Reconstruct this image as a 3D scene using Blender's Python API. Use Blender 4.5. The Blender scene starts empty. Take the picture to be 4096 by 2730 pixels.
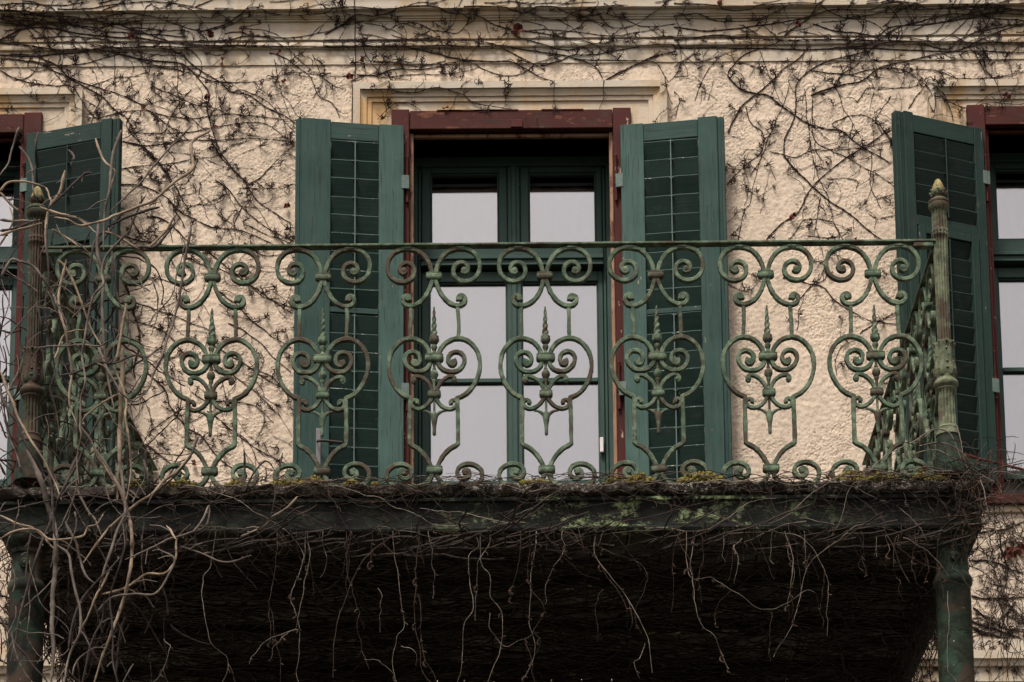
import bpy, math, random
import numpy as np
from mathutils import Matrix, Vector

# ------------------------------------------------------------------ camera, world, sun, exposure
SC = bpy.context.scene
COL = SC.collection
F_PX, SHIFT = 10931.776, 2623.485
PITCH, YAW, ROLL = 0.19409425, -0.00112005, 0.00747114
CAM = np.array([0.03517117, -10.61145535, -4.26068842])
_c, _s = math.cos(YAW), math.sin(YAW)
_R = np.array([_c, -_s, 0.0]); _Y = np.array([_s, _c, 0.0]); _Z = np.array([0, 0, 1.0])
FWD = _Y*math.cos(PITCH)+_Z*math.sin(PITCH); _U = -_Y*math.sin(PITCH)+_Z*math.cos(PITCH)
RGT = _R*math.cos(ROLL)-_U*math.sin(ROLL); UPV = _R*math.sin(ROLL)+_U*math.cos(ROLL)
cd = bpy.data.cameras.new('camera'); cam = bpy.data.objects.new('camera', cd); COL.objects.link(cam)
cd.sensor_width = 36; cd.sensor_fit = 'HORIZONTAL'; cd.lens = F_PX/4096*36; cd.shift_y = SHIFT/4096
cd.clip_start = .1; cd.clip_end = 2000
m = Matrix.Identity(4)
for i in range(3):
    m[i][0] = RGT[i]; m[i][1] = UPV[i]; m[i][2] = -FWD[i]; m[i][3] = CAM[i]
cam.matrix_world = m
SC.camera = cam

SUN_EL, SUN_AZ = 60, 205      # degrees; azimuth measured clockwise from +Y: in front of the facade, a little to the left
wd = bpy.data.worlds.new('World'); SC.world = wd; wd.use_nodes = True
nt = wd.node_tree; nt.nodes.clear()
sky = nt.nodes.new('ShaderNodeTexSky'); sky.sky_type = 'NISHITA'; sky.sun_disc = False
sky.sun_elevation = math.radians(SUN_EL); sky.sun_rotation = math.radians(SUN_AZ)
sky.air_density = 1.0; sky.dust_density = 4.0; sky.ozone_density = 1.0
hs = nt.nodes.new('ShaderNodeHueSaturation'); hs.inputs['Saturation'].default_value = .22
tn = nt.nodes.new('ShaderNodeMix'); tn.data_type = 'RGBA'; tn.blend_type = 'MULTIPLY'; tn.inputs[0].default_value = 1
tn.inputs[7].default_value = (1.0, .925, .905, 1)
bg = nt.nodes.new('ShaderNodeBackground'); bg.inputs[1].default_value = .088
ow = nt.nodes.new('ShaderNodeOutputWorld')
nt.links.new(sky.outputs[0], hs.inputs['Color']); nt.links.new(hs.outputs[0], tn.inputs[6])
nt.links.new(tn.outputs[2], bg.inputs[0]); nt.links.new(bg.outputs[0], ow.inputs[0])
sl = bpy.data.lights.new('sun', 'SUN'); sl.energy = 2.0; sl.angle = math.radians(12); sl.color = (1, .94, .87)
so = bpy.data.objects.new('sun', sl); COL.objects.link(so)
_a, _e = math.radians(SUN_AZ), math.radians(SUN_EL)
sd = Vector((math.sin(_a)*math.cos(_e), math.cos(_a)*math.cos(_e), math.sin(_e)))
so.rotation_euler = sd.to_track_quat('Z', 'Y').to_euler(); so.location = sd*30
vs = SC.view_settings; vs.view_transform = 'Standard'; vs.look = 'None'; vs.gamma = 1; vs.exposure = .93
vs.use_curve_mapping = False
SC.cycles.use_denoising = True; SC.cycles.max_bounces = 6; SC.cycles.transparent_max_bounces = 8
SC.cycles.caustics_reflective = False; SC.cycles.caustics_refractive = False

# ------------------------------------------------------------------ helpers
rnd = random.Random(7); nr = np.random.RandomState(7)
D = 2.43                                     # facade plane; the front railing stands at y = 0, the slab top is near z = 0
def ray(u, w): return RGT*(u-2048)/F_PX-UPV*(w-1365-SHIFT)/F_PX+FWD
def at(u, w, Y):
    d = ray(u, w); return CAM+d*((Y-CAM[1])/d[1])

class MB:
    def __init__(s): s.v = []; s.f = []; s.n = 0
    def add(s, V, Fc):
        s.v.append(np.asarray(V, float).reshape(-1, 3)); n = s.n
        s.f.extend([tuple(i+n for i in q) for q in Fc]); s.n += len(s.v[-1])
    def box(s, x0, x1, y0, y1, z0, z1, b=0):
        if b <= 0:
            V = [(x, y, z) for z in (z0, z1) for y in (y0, y1) for x in (x0, x1)]
            s.add(V, [(0, 2, 3, 1), (4, 5, 7, 6), (0, 1, 5, 4), (2, 6, 7, 3), (0, 4, 6, 2), (1, 3, 7, 5)]); return
        # chamfered box: 24 vertices
        V = []; idx = {}
        for sx in (0, 1):
            for sy in (0, 1):
                for sz in (0, 1):
                    X = (x0, x1)[sx]; Y = (y0, y1)[sy]; Z = (z0, z1)[sz]
                    dx = b*(1-2*sx); dy = b*(1-2*sy); dz = b*(1-2*sz)
                    for a, p in enumerate(((X, Y+dy, Z+dz), (X+dx, Y, Z+dz), (X+dx, Y+dy, Z))):
                        idx[(sx, sy, sz, a)] = len(V); V.append(p)
        Fc = []
        for sx in (0, 1):
            q = [idx[(sx, a, c, 0)] for a, c in ((0, 0), (0, 1), (1, 1), (1, 0))]; Fc.append(q if sx == 0 else q[::-1])
            q = [idx[(a, sx, c, 1)] for a, c in ((0, 0), (1, 0), (1, 1), (0, 1))]; Fc.append(q if sx == 0 else q[::-1])
            q = [idx[(a, c, sx, 2)] for a, c in ((0, 0), (0, 1), (1, 1), (1, 0))]; Fc.append(q if sx == 0 else q[::-1])
        for p in (0, 1):
            for q in (0, 1):
                Fc.append([idx[(p, q, 0, 0)], idx[(p, q, 1, 0)], idx[(p, q, 1, 1)], idx[(p, q, 0, 1)]])
                Fc.append([idx[(p, 0, q, 0)], idx[(p, 1, q, 0)], idx[(p, 1, q, 2)], idx[(p, 0, q, 2)]])
                Fc.append([idx[(0, p, q, 1)], idx[(1, p, q, 1)], idx[(1, p, q, 2)], idx[(0, p, q, 2)]])
        for a in (0, 1):
            for c in (0, 1):
                for e in (0, 1): Fc.append([idx[(a, c, e, k)] for k in (0, 1, 2)])
        s.add(V, Fc)
    def lathe(s, prof, c=(0, 0, 0), n=24, fn=None, cap=True):
        """prof: (z, r) list; fn(theta, z, r) -> r"""
        th = np.linspace(0, 2*math.pi, n, endpoint=False); V = []
        for z, r in prof:
            for t in th:
                q = fn(t, z, r) if fn else r
                V.append((c[0]+q*math.cos(t), c[1]+q*math.sin(t), c[2]+z))
        Fc = []
        up = prof[-1][0] > prof[0][0]
        for i in range(len(prof)-1):
            for j in range(n):
                a, b2 = i*n+j, i*n+(j+1) % n
                q = (a, b2, b2+n, a+n); Fc.append(q if up else q[::-1])
        if cap:
            q = tuple(range(n)); Fc.append(q[::-1] if up else q)
            q = tuple((len(prof)-1)*n+j for j in range(n)); Fc.append(q if up else q[::-1])
        s.add(V, Fc)
    def tube(s, P, R, n=5, cap=True):
        P = np.asarray(P, float); k = len(P)
        if k < 2: return
        R = np.broadcast_to(np.asarray(R, float), (k,))
        T = np.gradient(P, axis=0); T /= (np.linalg.norm(T, axis=1, keepdims=True)+1e-9)
        ref = np.array([0, 1, 0.]) if abs(T[:, 1]).mean() < .8 else np.array([1, 0, 0.])
        A = np.cross(T, ref); A /= (np.linalg.norm(A, axis=1, keepdims=True)+1e-9); B = np.cross(T, A)
        th = np.linspace(0, 2*math.pi, n, endpoint=False)
        V = P[:, None, :]+R[:, None, None]*(np.cos(th)[None, :, None]*A[:, None, :]+np.sin(th)[None, :, None]*B[:, None, :])
        Fc = []
        for i in range(k-1):
            for j in range(n):
                a, b2 = i*n+j, i*n+(j+1) % n; Fc.append((a, b2, b2+n, a+n))
        if cap: Fc.append(tuple(range(n))[::-1]); Fc.append(tuple((k-1)*n+j for j in range(n)))
        s.add(V.reshape(-1, 3), Fc)
    def flatbar(s, P, w, t, taper=None):
        """planar bar: P = (x, z) centre line, w in-plane width, t depth along y, chamfered section, slightly uneven"""
        P = np.asarray(P, float); k = len(P); T = np.gradient(P, axis=0); T /= (np.linalg.norm(T, axis=1, keepdims=True)+1e-9)
        N = np.stack([-T[:, 1], T[:, 0]], 1); ww = np.full(k, w/2)*(1+.07*nr.randn(k))
        if taper is not None: ww = ww*taper
        c = .28; sec = [(-1, -1+c), (-1, 1-c), (-1+c, 1), (1-c, 1), (1, 1-c), (1, -1+c), (1-c, -1), (-1+c, -1)]
        V = np.zeros((k, 8, 3))
        for j, (a, b2) in enumerate(sec):
            # equal chamfer on both axes
            aa = np.sign(a)*(ww-(c*w*.5 if abs(a) < 1 else 0)); bb = math.copysign(t/2-(c*w*.5 if abs(b2) < 1 else 0), b2)
            V[:, j, 0] = P[:, 0]+N[:, 0]*aa; V[:, j, 2] = P[:, 1]+N[:, 1]*aa; V[:, j, 1] = bb
        Fc = []
        for i in range(k-1):
            for j in range(8):
                a, b2 = i*8+j, i*8+(j+1) % 8; Fc.append((a, a+8, b2+8, b2))
        Fc.append(tuple(range(8))); Fc.append(tuple((k-1)*8+j for j in range(8))[::-1])
        s.add(V.reshape(-1, 3), Fc)
    def xform(s, M):
        M = np.asarray(M, float)
        for i, v in enumerate(s.v): s.v[i] = v@M[:3, :3].T+M[:3, 3]
        return s
    def merge(s, o, M=None):
        V = np.concatenate(o.v) if o.v else np.zeros((0, 3))
        if M is not None: V = V@np.asarray(M)[:3, :3].T+np.asarray(M)[:3, 3]
        n = s.n; s.v.append(V); s.f.extend([tuple(i+n for i in q) for q in o.f]); s.n += len(V)
    def mesh(s, name, mat, smooth=35):
        me = bpy.data.meshes.new(name); V = np.concatenate(s.v)
        me.from_pydata(V.tolist(), [], s.f)
        for mm in (mat if isinstance(mat, (list, tuple)) else [mat]): me.materials.append(mm)
        if smooth:
            me.polygons.foreach_set('use_smooth', [True]*len(me.polygons))
            me.set_sharp_from_angle(angle=math.radians(smooth))
        me.update(); return me
    def obj(s, name, mat, parent=None, smooth=35, loc=None):
        return link(name, s.mesh(name, mat, smooth), parent, loc)

def link(name, data, parent=None, loc=None, rotz=0):
    o = bpy.data.objects.new(name, data); COL.objects.link(o)
    if loc is not None: o.location = loc
    if rotz: o.rotation_euler = (0, 0, rotz)
    if parent: o.parent = parent
    return o
def tag(o, label=None, cat=None, group=None, kind=None):
    if label: o['label'] = label
    if cat: o['category'] = cat
    if group: o['group'] = group
    if kind: o['kind'] = kind
    return o
def thing(name, label, cat, loc=(0, 0, 0), group=None): return tag(link(name, None, None, loc), label, cat, group)
def copy_tree(o, parent, kids):
    c = o.copy(); COL.objects.link(c); c.parent = parent
    for k in kids.get(o, []): copy_tree(k, c, kids)
    return c
def kids_of(root):
    K = {}
    for o in list(bpy.data.objects):
        if o.parent: K.setdefault(o.parent, []).append(o)
    return K
def crom(P, step):
    """Catmull-Rom through P, resampled about every step"""
    P = np.asarray(P, float); Q = np.vstack([2*P[0]-P[1], P, 2*P[-1]-P[-2]]); out = []
    for i in range(1, len(Q)-2):
        p0, p1, p2, p3 = Q[i-1], Q[i], Q[i+1], Q[i+2]; n = max(1, int(round(np.linalg.norm(p2-p1)/step)))
        for t in np.arange(n)/n:
            out.append(.5*((2*p1)+(-p0+p2)*t+(2*p0-5*p1+4*p2-p3)*t*t+(-p0+3*p1-3*p2+p3)*t**3))
    out.append(Q[-2]); return np.array(out)
def wobble(n, amp, sm=6):
    w = np.cumsum(nr.randn(n+sm*2, 3), 0); k = np.ones(sm)/sm
    w = np.stack([np.convolve(w[:, i], k, 'same')[sm:sm+n] for i in range(3)], 1)
    t = np.linspace(0, 1, n)[:, None]; w = w-(w[:1]*(1-t)+w[-1:]*t)
    return w*amp/(np.abs(w).max()+1e-9)

# ------------------------------------------------------------------ materials
class NT:
    def __init__(s, name):
        s.m = bpy.data.materials.new(name); s.m.use_nodes = True; s.t = s.m.node_tree; s.b = s.t.nodes['Principled BSDF']
        tc = s.t.nodes.new('ShaderNodeTexCoord'); s.co = tc.outputs['Object']
        s.b.inputs['Specular IOR Level'].default_value = .3
    def L(s, a, b): s.t.links.new(a, b)
    def map(s, sc=(1, 1, 1), src=None, loc=(0, 0, 0), rot=(0, 0, 0)):
        n = s.t.nodes.new('ShaderNodeMapping'); n.inputs['Scale'].default_value = sc; n.inputs['Location'].default_value = loc
        n.inputs['Rotation'].default_value = rot
        s.L(src or s.co, n.inputs[0]); return n.outputs[0]
    def noise(s, scale, det=4, rough=.55, v=None, dist=0):
        n = s.t.nodes.new('ShaderNodeTexNoise'); n.inputs['Scale'].default_value = scale; n.inputs['Detail'].default_value = det
        n.inputs['Roughness'].default_value = rough; n.inputs['Distortion'].default_value = dist
        s.L(v or s.co, n.inputs['Vector']); return n.outputs['Fac']
    def ramp(s, fac, a, b, ca=(0, 0, 0, 1), cb=(1, 1, 1, 1)):
        n = s.t.nodes.new('ShaderNodeValToRGB'); e = n.color_ramp.elements
        e[0].position = a; e[1].position = b; e[0].color = ca; e[1].color = cb
        s.L(fac, n.inputs[0]); return n.outputs[0]
    def mix(s, fac, a, b, mode='MIX'):
        n = s.t.nodes.new('ShaderNodeMix'); n.data_type = 'RGBA'; n.blend_type = mode
        for sock, v in ((n.inputs[0], fac), (n.inputs[6], a), (n.inputs[7], b)):
            if isinstance(v, (int, float)): sock.default_value = v
            elif isinstance(v, tuple): sock.default_value = v if len(v) == 4 else (*v, 1)
            else: s.L(v, sock)
        return n.outputs[2]
    def math(s, op, a, b=0.0):
        n = s.t.nodes.new('ShaderNodeMath'); n.operation = op
        for sock, v in ((n.inputs[0], a), (n.inputs[1], b)):
            if isinstance(v, (int, float)): sock.default_value = v
            else: s.L(v, sock)
        return n.outputs[0]
    def sep(s, v=None):
        n = s.t.nodes.new('ShaderNodeSeparateXYZ'); s.L(v or s.co, n.inputs[0]); return n.outputs
    def geo(s): return s.t.nodes.new('ShaderNodeNewGeometry').outputs
    def rand(s): return s.t.nodes.new('ShaderNodeObjectInfo').outputs['Random']
    def done(s, col, rough=.8, bump=None, bs=.4, bd=.002, spec=.15):
        s.b.inputs['Specular IOR Level'].default_value = spec
        if isinstance(col, tuple): s.b.inputs['Base Color'].default_value = (*col, 1)[:4]
        else: s.L(col, s.b.inputs['Base Color'])
        if isinstance(rough, (int, float)): s.b.inputs['Roughness'].default_value = rough
        else: s.L(rough, s.b.inputs['Roughness'])
        if bump is not None:
            n = s.t.nodes.new('ShaderNodeBump'); n.inputs['Strength'].default_value = bs; n.inputs['Distance'].default_value = bd
            s.L(bump, n.inputs['Height']); s.L(n.outputs[0], s.b.inputs['Normal'])
        return s.m

def m_stucco():
    t = NT('roughcast')
    big = t.noise(1.3, 4); mid = t.noise(9, 5); fine = t.noise(150, 5, .7); gr = t.noise(60, 4, .6)
    c = t.mix(t.ramp(big, .35, .7), (.67, .545, .415), (.61, .505, .39))
    c = t.mix(t.ramp(mid, .45, .75), c, (.53, .435, .335))
    c = t.mix(t.math('MULTIPLY', t.ramp(gr, .56, .68), .5), c, (.34, .28, .21))
    c = t.mix(t.math('MULTIPLY', t.ramp(t.noise(105, 2, .5), .59, .66), .55), c, (.22, .17, .13))  # dark specks: shadow in the roughcast pits, painted into the colour
    # rain dirt running down
    st = t.noise(1, 4, .6, t.map((5, 1, .5)))
    c = t.mix(t.math('MULTIPLY', t.ramp(st, .52, .72), .5), c, (.36, .29, .22))
    return t.done(c, .95, t.math('ADD', gr, t.math('MULTIPLY', fine, .5)), .45, .005)
def m_smooth(name, a, b, stain, amt):
    t = NT(name)
    st = t.noise(1, 5, .65, t.map((4.5, 3, 2.2))); hr = t.noise(1, 5, .7, t.map((14, 14, 90))); fl = t.noise(38, 5, .65)
    c = t.mix(t.ramp(t.noise(3, 3), .35, .65), a, b)
    c = t.mix(t.math('MULTIPLY', t.ramp(st, .46, .6), amt), c, stain)
    c = t.mix(t.math('MULTIPLY', t.ramp(hr, .56, .68), .4), c, (.36, .29, .21))
    c = t.mix(t.math('MULTIPLY', t.ramp(fl, .6, .72), .45), c, (.27, .21, .15))
    return t.done(c, .9, t.math('ADD', fl, hr), .5, .003)
def m_paint(name, a, b, vert=True, bare=(.33, .26, .18), crack=.6, chips=.66, rough=.72):
    """weathered paint on wood: grain cracks along the board, small chips down to the bare wood"""
    t = NT(name); sc = (55, 55, 2.2) if vert else (2.2, 55, 55)
    off = t.t.nodes.new('ShaderNodeVectorMath'); off.operation = 'ADD'
    rr = t.t.nodes.new('ShaderNodeVectorMath'); rr.operation = 'SCALE'; rr.inputs[0].default_value = (3.1, 1.7, 5.3)
    t.L(t.math('MULTIPLY', t.rand(), 7), rr.inputs['Scale']); t.L(t.co, off.inputs[0]); t.L(rr.outputs[0], off.inputs[1])
    v = off.outputs[0]
    g = t.noise(1, 6, .7, t.map(sc, v)); g2 = t.noise(1, 3, .5, t.map(tuple(q*2.6 for q in sc), v)); big = t.noise(4.5, 4, .6, v)
    c = t.mix(t.ramp(big, .35, .65), a, b)
    c = t.mix(t.math('MULTIPLY', t.ramp(g, .35, .65), .5), c, tuple(q*1.3 for q in b))
    c = t.mix(t.math('MULTIPLY', t.ramp(g2, .60, .66), crack), c, (.02, .022, .018))
    chip = t.noise(1, 6, .75, t.map(tuple(q*(.45 if q > 10 else 3.5) for q in sc), v))
    c = t.mix(t.ramp(chip, chips, chips+.03), c, bare)
    c = t.mix(t.math('MULTIPLY', t.ramp(t.noise(14, 4, .6, v), .55, .75), .35), c, (.05, .055, .045))
    return t.done(c, rough, t.math('ADD', g, t.math('MULTIPLY', g2, .6)), .5, .002)
def m_iron(name='patinated_iron', base=((.046, .062, .040), (.150, .20, .130)), rust=.50):
    t = NT(name); v = t.co
    off = t.t.nodes.new('ShaderNodeVectorMath'); off.operation = 'ADD'
    rr = t.t.nodes.new('ShaderNodeVectorMath'); rr.operation = 'SCALE'; rr.inputs[0].default_value = (9.1, 1.7, 5.3)
    t.L(t.math('MULTIPLY', t.rand(), 9), rr.inputs['Scale']); t.L(t.co, off.inputs[0]); t.L(rr.outputs[0], off.inputs[1]); v = off.outputs[0]
    a = t.noise(7, 4, .6, v); b = t.noise(26, 5, .65, v); f = t.noise(150, 4, .7, v)
    c = t.mix(t.ramp(b, .38, .62), base[0], base[1])
    c = t.mix(t.math('MULTIPLY', t.ramp(t.noise(11, 5, .6, v), .5, .62), .55), c, (.032, .070, .045))
    c = t.mix(t.math('MULTIPLY', t.ramp(a, rust, rust+.1), .8), c, (.060, .036, .026))
    c = t.mix(t.math('MULTIPLY', t.ramp(t.noise(45, 5, .7, v), .58, .68), .7), c, (.045, .034, .025))
    up = t.math('MULTIPLY', t.ramp(t.sep(t.geo()['Normal'])[2], .3, .9), t.ramp(t.noise(30, 4, .6, v), .42, .6))
    c = t.mix(t.math('MULTIPLY', up, .6), c, (.22, .215, .125))
    c = t.mix(t.ramp(t.noise(70, 4, .6, v), .70, .74), c, (.34, .35, .26))
    return t.done(c, .75, t.math('ADD', f, b), .6, .003)
def m_bark(name, a, b, sc=60):
    t = NT(name); g = t.noise(sc, 4, .65); g2 = t.noise(12, 3)
    c = t.mix(t.ramp(g2, .35, .65), a, b); c = t.mix(t.math('MULTIPLY', t.ramp(g, .5, .68), .6), c, tuple(q*.35 for q in a))
    return t.done(c, .85, g, .5, .002)
def m_plain(name, a, b, scale=20, rough=.85, bs=.4, bd=.003):
    t = NT(name); g = t.noise(scale, 5, .65)
    return t.done(t.mix(t.ramp(g, .35, .65), a, b), rough, g, bs, bd)
def m_glass():
    m = bpy.data.materials.new('window_glass'); m.use_nodes = True; t = m.node_tree; t.nodes.clear()
    o = t.nodes.new('ShaderNodeOutputMaterial'); mx = t.nodes.new('ShaderNodeMixShader'); tr = t.nodes.new('ShaderNodeBsdfTransparent')
    gl = t.nodes.new('ShaderNodeBsdfGlossy'); gl.inputs['Roughness'].default_value = .02; fr = t.nodes.new('ShaderNodeFresnel')
    fr.inputs[0].default_value = 1.9; tr.inputs[0].default_value = (1, 1, 1, 1)
    md = t.nodes.new('ShaderNodeMath'); md.operation = 'MULTIPLY'; md.inputs[1].default_value = 3.6; md.use_clamp = True
    t.links.new(fr.outputs[0], md.inputs[0]); t.links.new(md.outputs[0], mx.inputs[0])
    t.links.new(tr.outputs[0], mx.inputs[1]); t.links.new(gl.outputs[0], mx.inputs[2]); t.links.new(mx.outputs[0], o.inputs[0]); return m
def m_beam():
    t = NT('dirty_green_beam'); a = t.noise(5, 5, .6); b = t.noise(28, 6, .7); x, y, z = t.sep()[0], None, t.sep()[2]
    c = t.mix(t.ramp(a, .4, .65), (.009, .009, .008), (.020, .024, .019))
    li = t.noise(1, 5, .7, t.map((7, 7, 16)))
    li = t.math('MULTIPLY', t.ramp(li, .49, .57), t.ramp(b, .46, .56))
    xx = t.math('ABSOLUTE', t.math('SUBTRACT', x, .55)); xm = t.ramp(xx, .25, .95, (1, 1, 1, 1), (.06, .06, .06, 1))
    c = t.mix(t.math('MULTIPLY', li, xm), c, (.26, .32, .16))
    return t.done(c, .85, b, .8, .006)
def m_slab():
    t = NT('lichened_concrete'); a = t.noise(9, 5, .6); b = t.noise(75, 5, .75)
    c = t.mix(t.ramp(a, .4, .62), (.050, .040, .031), (.018, .015, .012))
    c = t.mix(t.math('MULTIPLY', t.ramp(b, .54, .6), t.ramp(t.noise(4, 3), .40, .6)), c, (.34, .31, .26))
    return t.done(c, .95, b, .9, .006)

M = dict(
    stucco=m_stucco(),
    band=m_smooth('smooth_plaster_band', (.54, .47, .37), (.48, .425, .345), (.42, .28, .14), .55),
    surround=m_smooth('ochre_plaster_surround', (.56, .475, .36), (.52, .43, .32), (.52, .32, .14), .9),
    green_v=m_paint('green_paint_vertical_grain', (.034, .069, .059), (.055, .100, .085)),
    green_o=m_paint('green_paint_outer_stile', (.020, .044, .038), (.034, .067, .057)),
    green_h=m_paint('green_paint_horizontal_grain', (.019, .042, .036), (.032, .061, .052), vert=False),
    slat=m_paint('shaded_green_slat_paint', (.007, .020, .016), (.012, .029, .023), vert=False, crack=.35, chips=.71),  # same paint as the stiles; shade of down-facing slats put into the colour
    slat_edge=m_paint('worn_lit_slat_edge', (.022, .045, .037), (.055, .092, .078), vert=False, bare=(.50, .47, .41), chips=.585, crack=.2),  # worn paint, also painted pale for the sky light the edge catches
    red_v=m_paint('red_brown_paint_vertical', (.076, .0165, .013), (.050, .012, .010), bare=(.42, .30, .21), chips=.625, crack=.5),
    red_h=m_paint('red_brown_paint_horizontal', (.070, .0155, .011), (.042, .011, .008), vert=False, bare=(.13, .05, .028), chips=.595, crack=.85),
    raw=m_paint('bare_weathered_wood', (.36, .22, .14), (.26, .15, .09), bare=(.12, .05, .035), chips=.55),
    frame=m_plain('window_frame_green', (.036, .066, .056), (.048, .084, .070), 6, .5, .1),
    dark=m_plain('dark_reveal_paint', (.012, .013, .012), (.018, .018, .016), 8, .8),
    iron=m_iron(), post=m_iron('patinated_post_iron', ((.075, .08, .048), (.17, .19, .12)), .50), post2=m_iron('rusty_post_iron', ((.030, .024, .017), (.065, .066, .038)), .45),
    green_s=m_paint('shaded_side_shutter_paint', (.012, .027, .022), (.019, .038, .031)), green_sh=m_paint('shaded_side_rail_paint', (.012, .026, .021), (.018, .036, .030), vert=False),  # side shutters: vignette and angle shading darkened into copies of the green
    slat_s=m_paint('shaded_side_slat_paint', (.007, .013, .011), (.010, .019, .016), vert=False, crack=.35, chips=.74),  # slat paint copy, darkened with the same side shading
    colm=m_iron('painted_column_iron', ((.010, .014, .010), (.024, .034, .021)), .55),
    colml=m_iron('grimy_column_iron', ((.006, .007, .005), (.014, .016, .011)), .5),
    finial=m_plain('lichen_covered_iron', (.36, .31, .14), (.13, .10, .05), 45, .9, .9, .006),
    beam=m_beam(), slab=m_slab(),
    stem=m_bark('dark_creeper_bark', (.055, .037, .030), (.030, .021, .018)),
    twig=m_bark('dead_twig', (.045, .027, .022), (.028, .018, .015)),
    pale=m_bark('pale_strand_bark', (.27, .23, .185), (.11, .085, .065)),
    rusty=m_bark('red_brown_strand_bark', (.085, .055, .038), (.038, .026, .019)),
    wist=m_bark('grey_wisteria_bark', (.19, .157, .13), (.08, .062, .052), 40),
    wistd=m_bark('dark_wisteria_bark', (.070, .055, .048), (.035, .027, .024), 40),
    wist2=m_bark('tan_wisteria_shoot', (.36, .275, .19), (.15, .11, .08), 40),
    moss=m_plain('yellow_green_moss', (.21, .165, .035), (.07, .062, .018), 60, .95, 1.0, .01),
    leaf=m_plain('dead_red_leaf', (.13, .035, .022), (.06, .020, .015), 40, .8),
    glass=m_glass(), curtain=m_plain('white_curtain', (.82, .785, .775), (.74, .705, .70), 3, .9, .1),
    room=m_plain('dark_room', (.05, .045, .04), (.04, .035, .03), 2),
    metal=m_plain('painted_hinge_metal', (.09, .13, .11), (.13, .17, .15), 40, .5),
    lock=m_plain('lilac_grey_lock_plate', (.15, .14, .15), (.20, .19, .19), 30, .5), black=m_plain('black_iron', (.025, .02, .018), (.04, .03, .027), 40, .5),
    white=m_plain('white_plastic', (.75, .7, .68), (.68, .63, .6), 10, .4), rod=m_plain('dull_red_rod', (.10, .028, .022), (.06, .018, .015), 50, .6),
    thick=m_bark('dark_thicket_bark', (.036, .027, .022), (.016, .012, .010)),
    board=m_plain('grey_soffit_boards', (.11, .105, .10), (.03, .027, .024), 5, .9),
    ground=m_plain('courtyard_ground', (.060, .056, .045), (.045, .048, .034), 1.2, .95),
)

# ------------------------------------------------------------------ ground
g = MB(); g.box(-150, 150, -150, 150, -6.0, -5.8); tag(g.obj('ground', M['ground'], smooth=0), kind='structure')

# ------------------------------------------------------------------ house
house = thing('house', 'cream roughcast house front with dark green louvred shutters, red-brown frames and a moulded cornice', 'house', (0, D, -5.8))
def hobj(mb, name, mat, smooth=35, parent=None, loc=None, rotz=0):
    """part of the house: geometry given in world coordinates"""
    o = link(name, mb.mesh(name, mat, smooth), parent or house)
    if parent is None: o.location = (0, -D, 5.8)
    if loc is not None: o.location = loc
    if rotz: o.rotation_euler = (0, 0, rotz)
    return o
YW = 2.75                                    # plane of the glazed frames, back in the reveal
OPEN = [(-.475, .575), (-3.56, -2.475), (2.505, 3.555)]       # door, left window, right window
TOPZ = 2.877
wb = MB()
yb0, yb1 = D+.012, D+.45
for a, b in ((-9, -3.56), (-2.475, -.475), (.575, 2.505), (3.555, 9)): wb.box(a, b, yb0, yb1, -5.8, 7)
for k, (a, b) in enumerate(OPEN):
    wb.box(a, b, yb0, yb1, TOPZ, 7); wb.box(a, b, yb0, yb1, -5.8, -.06 if k == 0 else .86)
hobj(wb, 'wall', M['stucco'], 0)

def field(nx, nz, step, lo, hi):
    """band-passed noise, wavelengths lo..hi metres"""
    n = nr.randn(nz, nx); Fq = np.fft.rfft2(n)
    fz = np.fft.fftfreq(nz, step)[:, None]; fx = np.fft.rfftfreq(nx, step)[None, :]; f = np.sqrt(fx*fx+fz*fz)
    Fq *= np.exp(-(f*lo)**2)*(1-np.exp(-(f*hi)**2)); r = np.fft.irfft2(Fq, (nz, nx)); return r/r.std()
def stucco(x0, x1, z0, z1, step, holes):
    xs = np.arange(x0, x1+step, step); zs = np.arange(z0, z1+step, step); nx, nz = len(xs), len(zs)
    h = field(nx, nz, step, .0072, .018); h2 = field(nx, nz, step, .03, .12); w = field(nx, nz, step, .25, .9)
    X, Z = np.meshgrid(xs, zs)
    soft = np.clip(.62+.5*w, .12, 1)*np.clip((3.30-Z)/.08, .1, 1)
    y = D-.001-.0024*soft*np.clip(h, -2.6, .9)-.0008*h2
    V = np.stack([X, y, Z], -1).reshape(-1, 3)
    i = np.arange(nz-1)[:, None]*nx+np.arange(nx-1)[None, :]
    cx = (X[:-1, :-1]+step/2); cz = (Z[:-1, :-1]+step/2); keep = np.ones_like(cx, bool)
    for a, b, c, d in holes: keep &= ~((cx > a) & (cx < b) & (cz > c) & (cz < d))
    i = i[keep]; Q = np.stack([i, i+1, i+nx+1, i+nx], 1)
    me = bpy.data.meshes.new('roughcast_render'); me.vertices.add(len(V)); me.vertices.foreach_set('co', V.ravel())
    me.loops.add(Q.size); me.loops.foreach_set('vertex_index', Q.ravel().astype(np.int32))
    me.polygons.add(len(Q)); me.polygons.foreach_set('loop_start', np.arange(0, Q.size, 4, dtype=np.int32))
    me.polygons.foreach_set('loop_total', np.full(len(Q), 4, dtype=np.int32)); me.polygons.foreach_set('use_smooth', np.ones(len(Q), bool))
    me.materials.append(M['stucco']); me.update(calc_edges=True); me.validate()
    o = link('roughcast_render', me, house); o.location = (0, -D, 5.8)
holes = [(-.70, .80, -9, 3.07), (-3.8, -2.26, .8, 3.055), (2.30, 3.8, .8, 3.06)]
stucco(-2.75, 2.75, .58, 3.31, .0056, holes)
stucco(1.80, 2.75, -.06, .58, .0065, []); stucco(-2.75, -1.80, -.06, .58, .0065, [])
stucco(1.40, 2.75, -.75, -.20, .009, []); stucco(-2.75, -1.3, -.75, -.06, .008, [])

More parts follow.
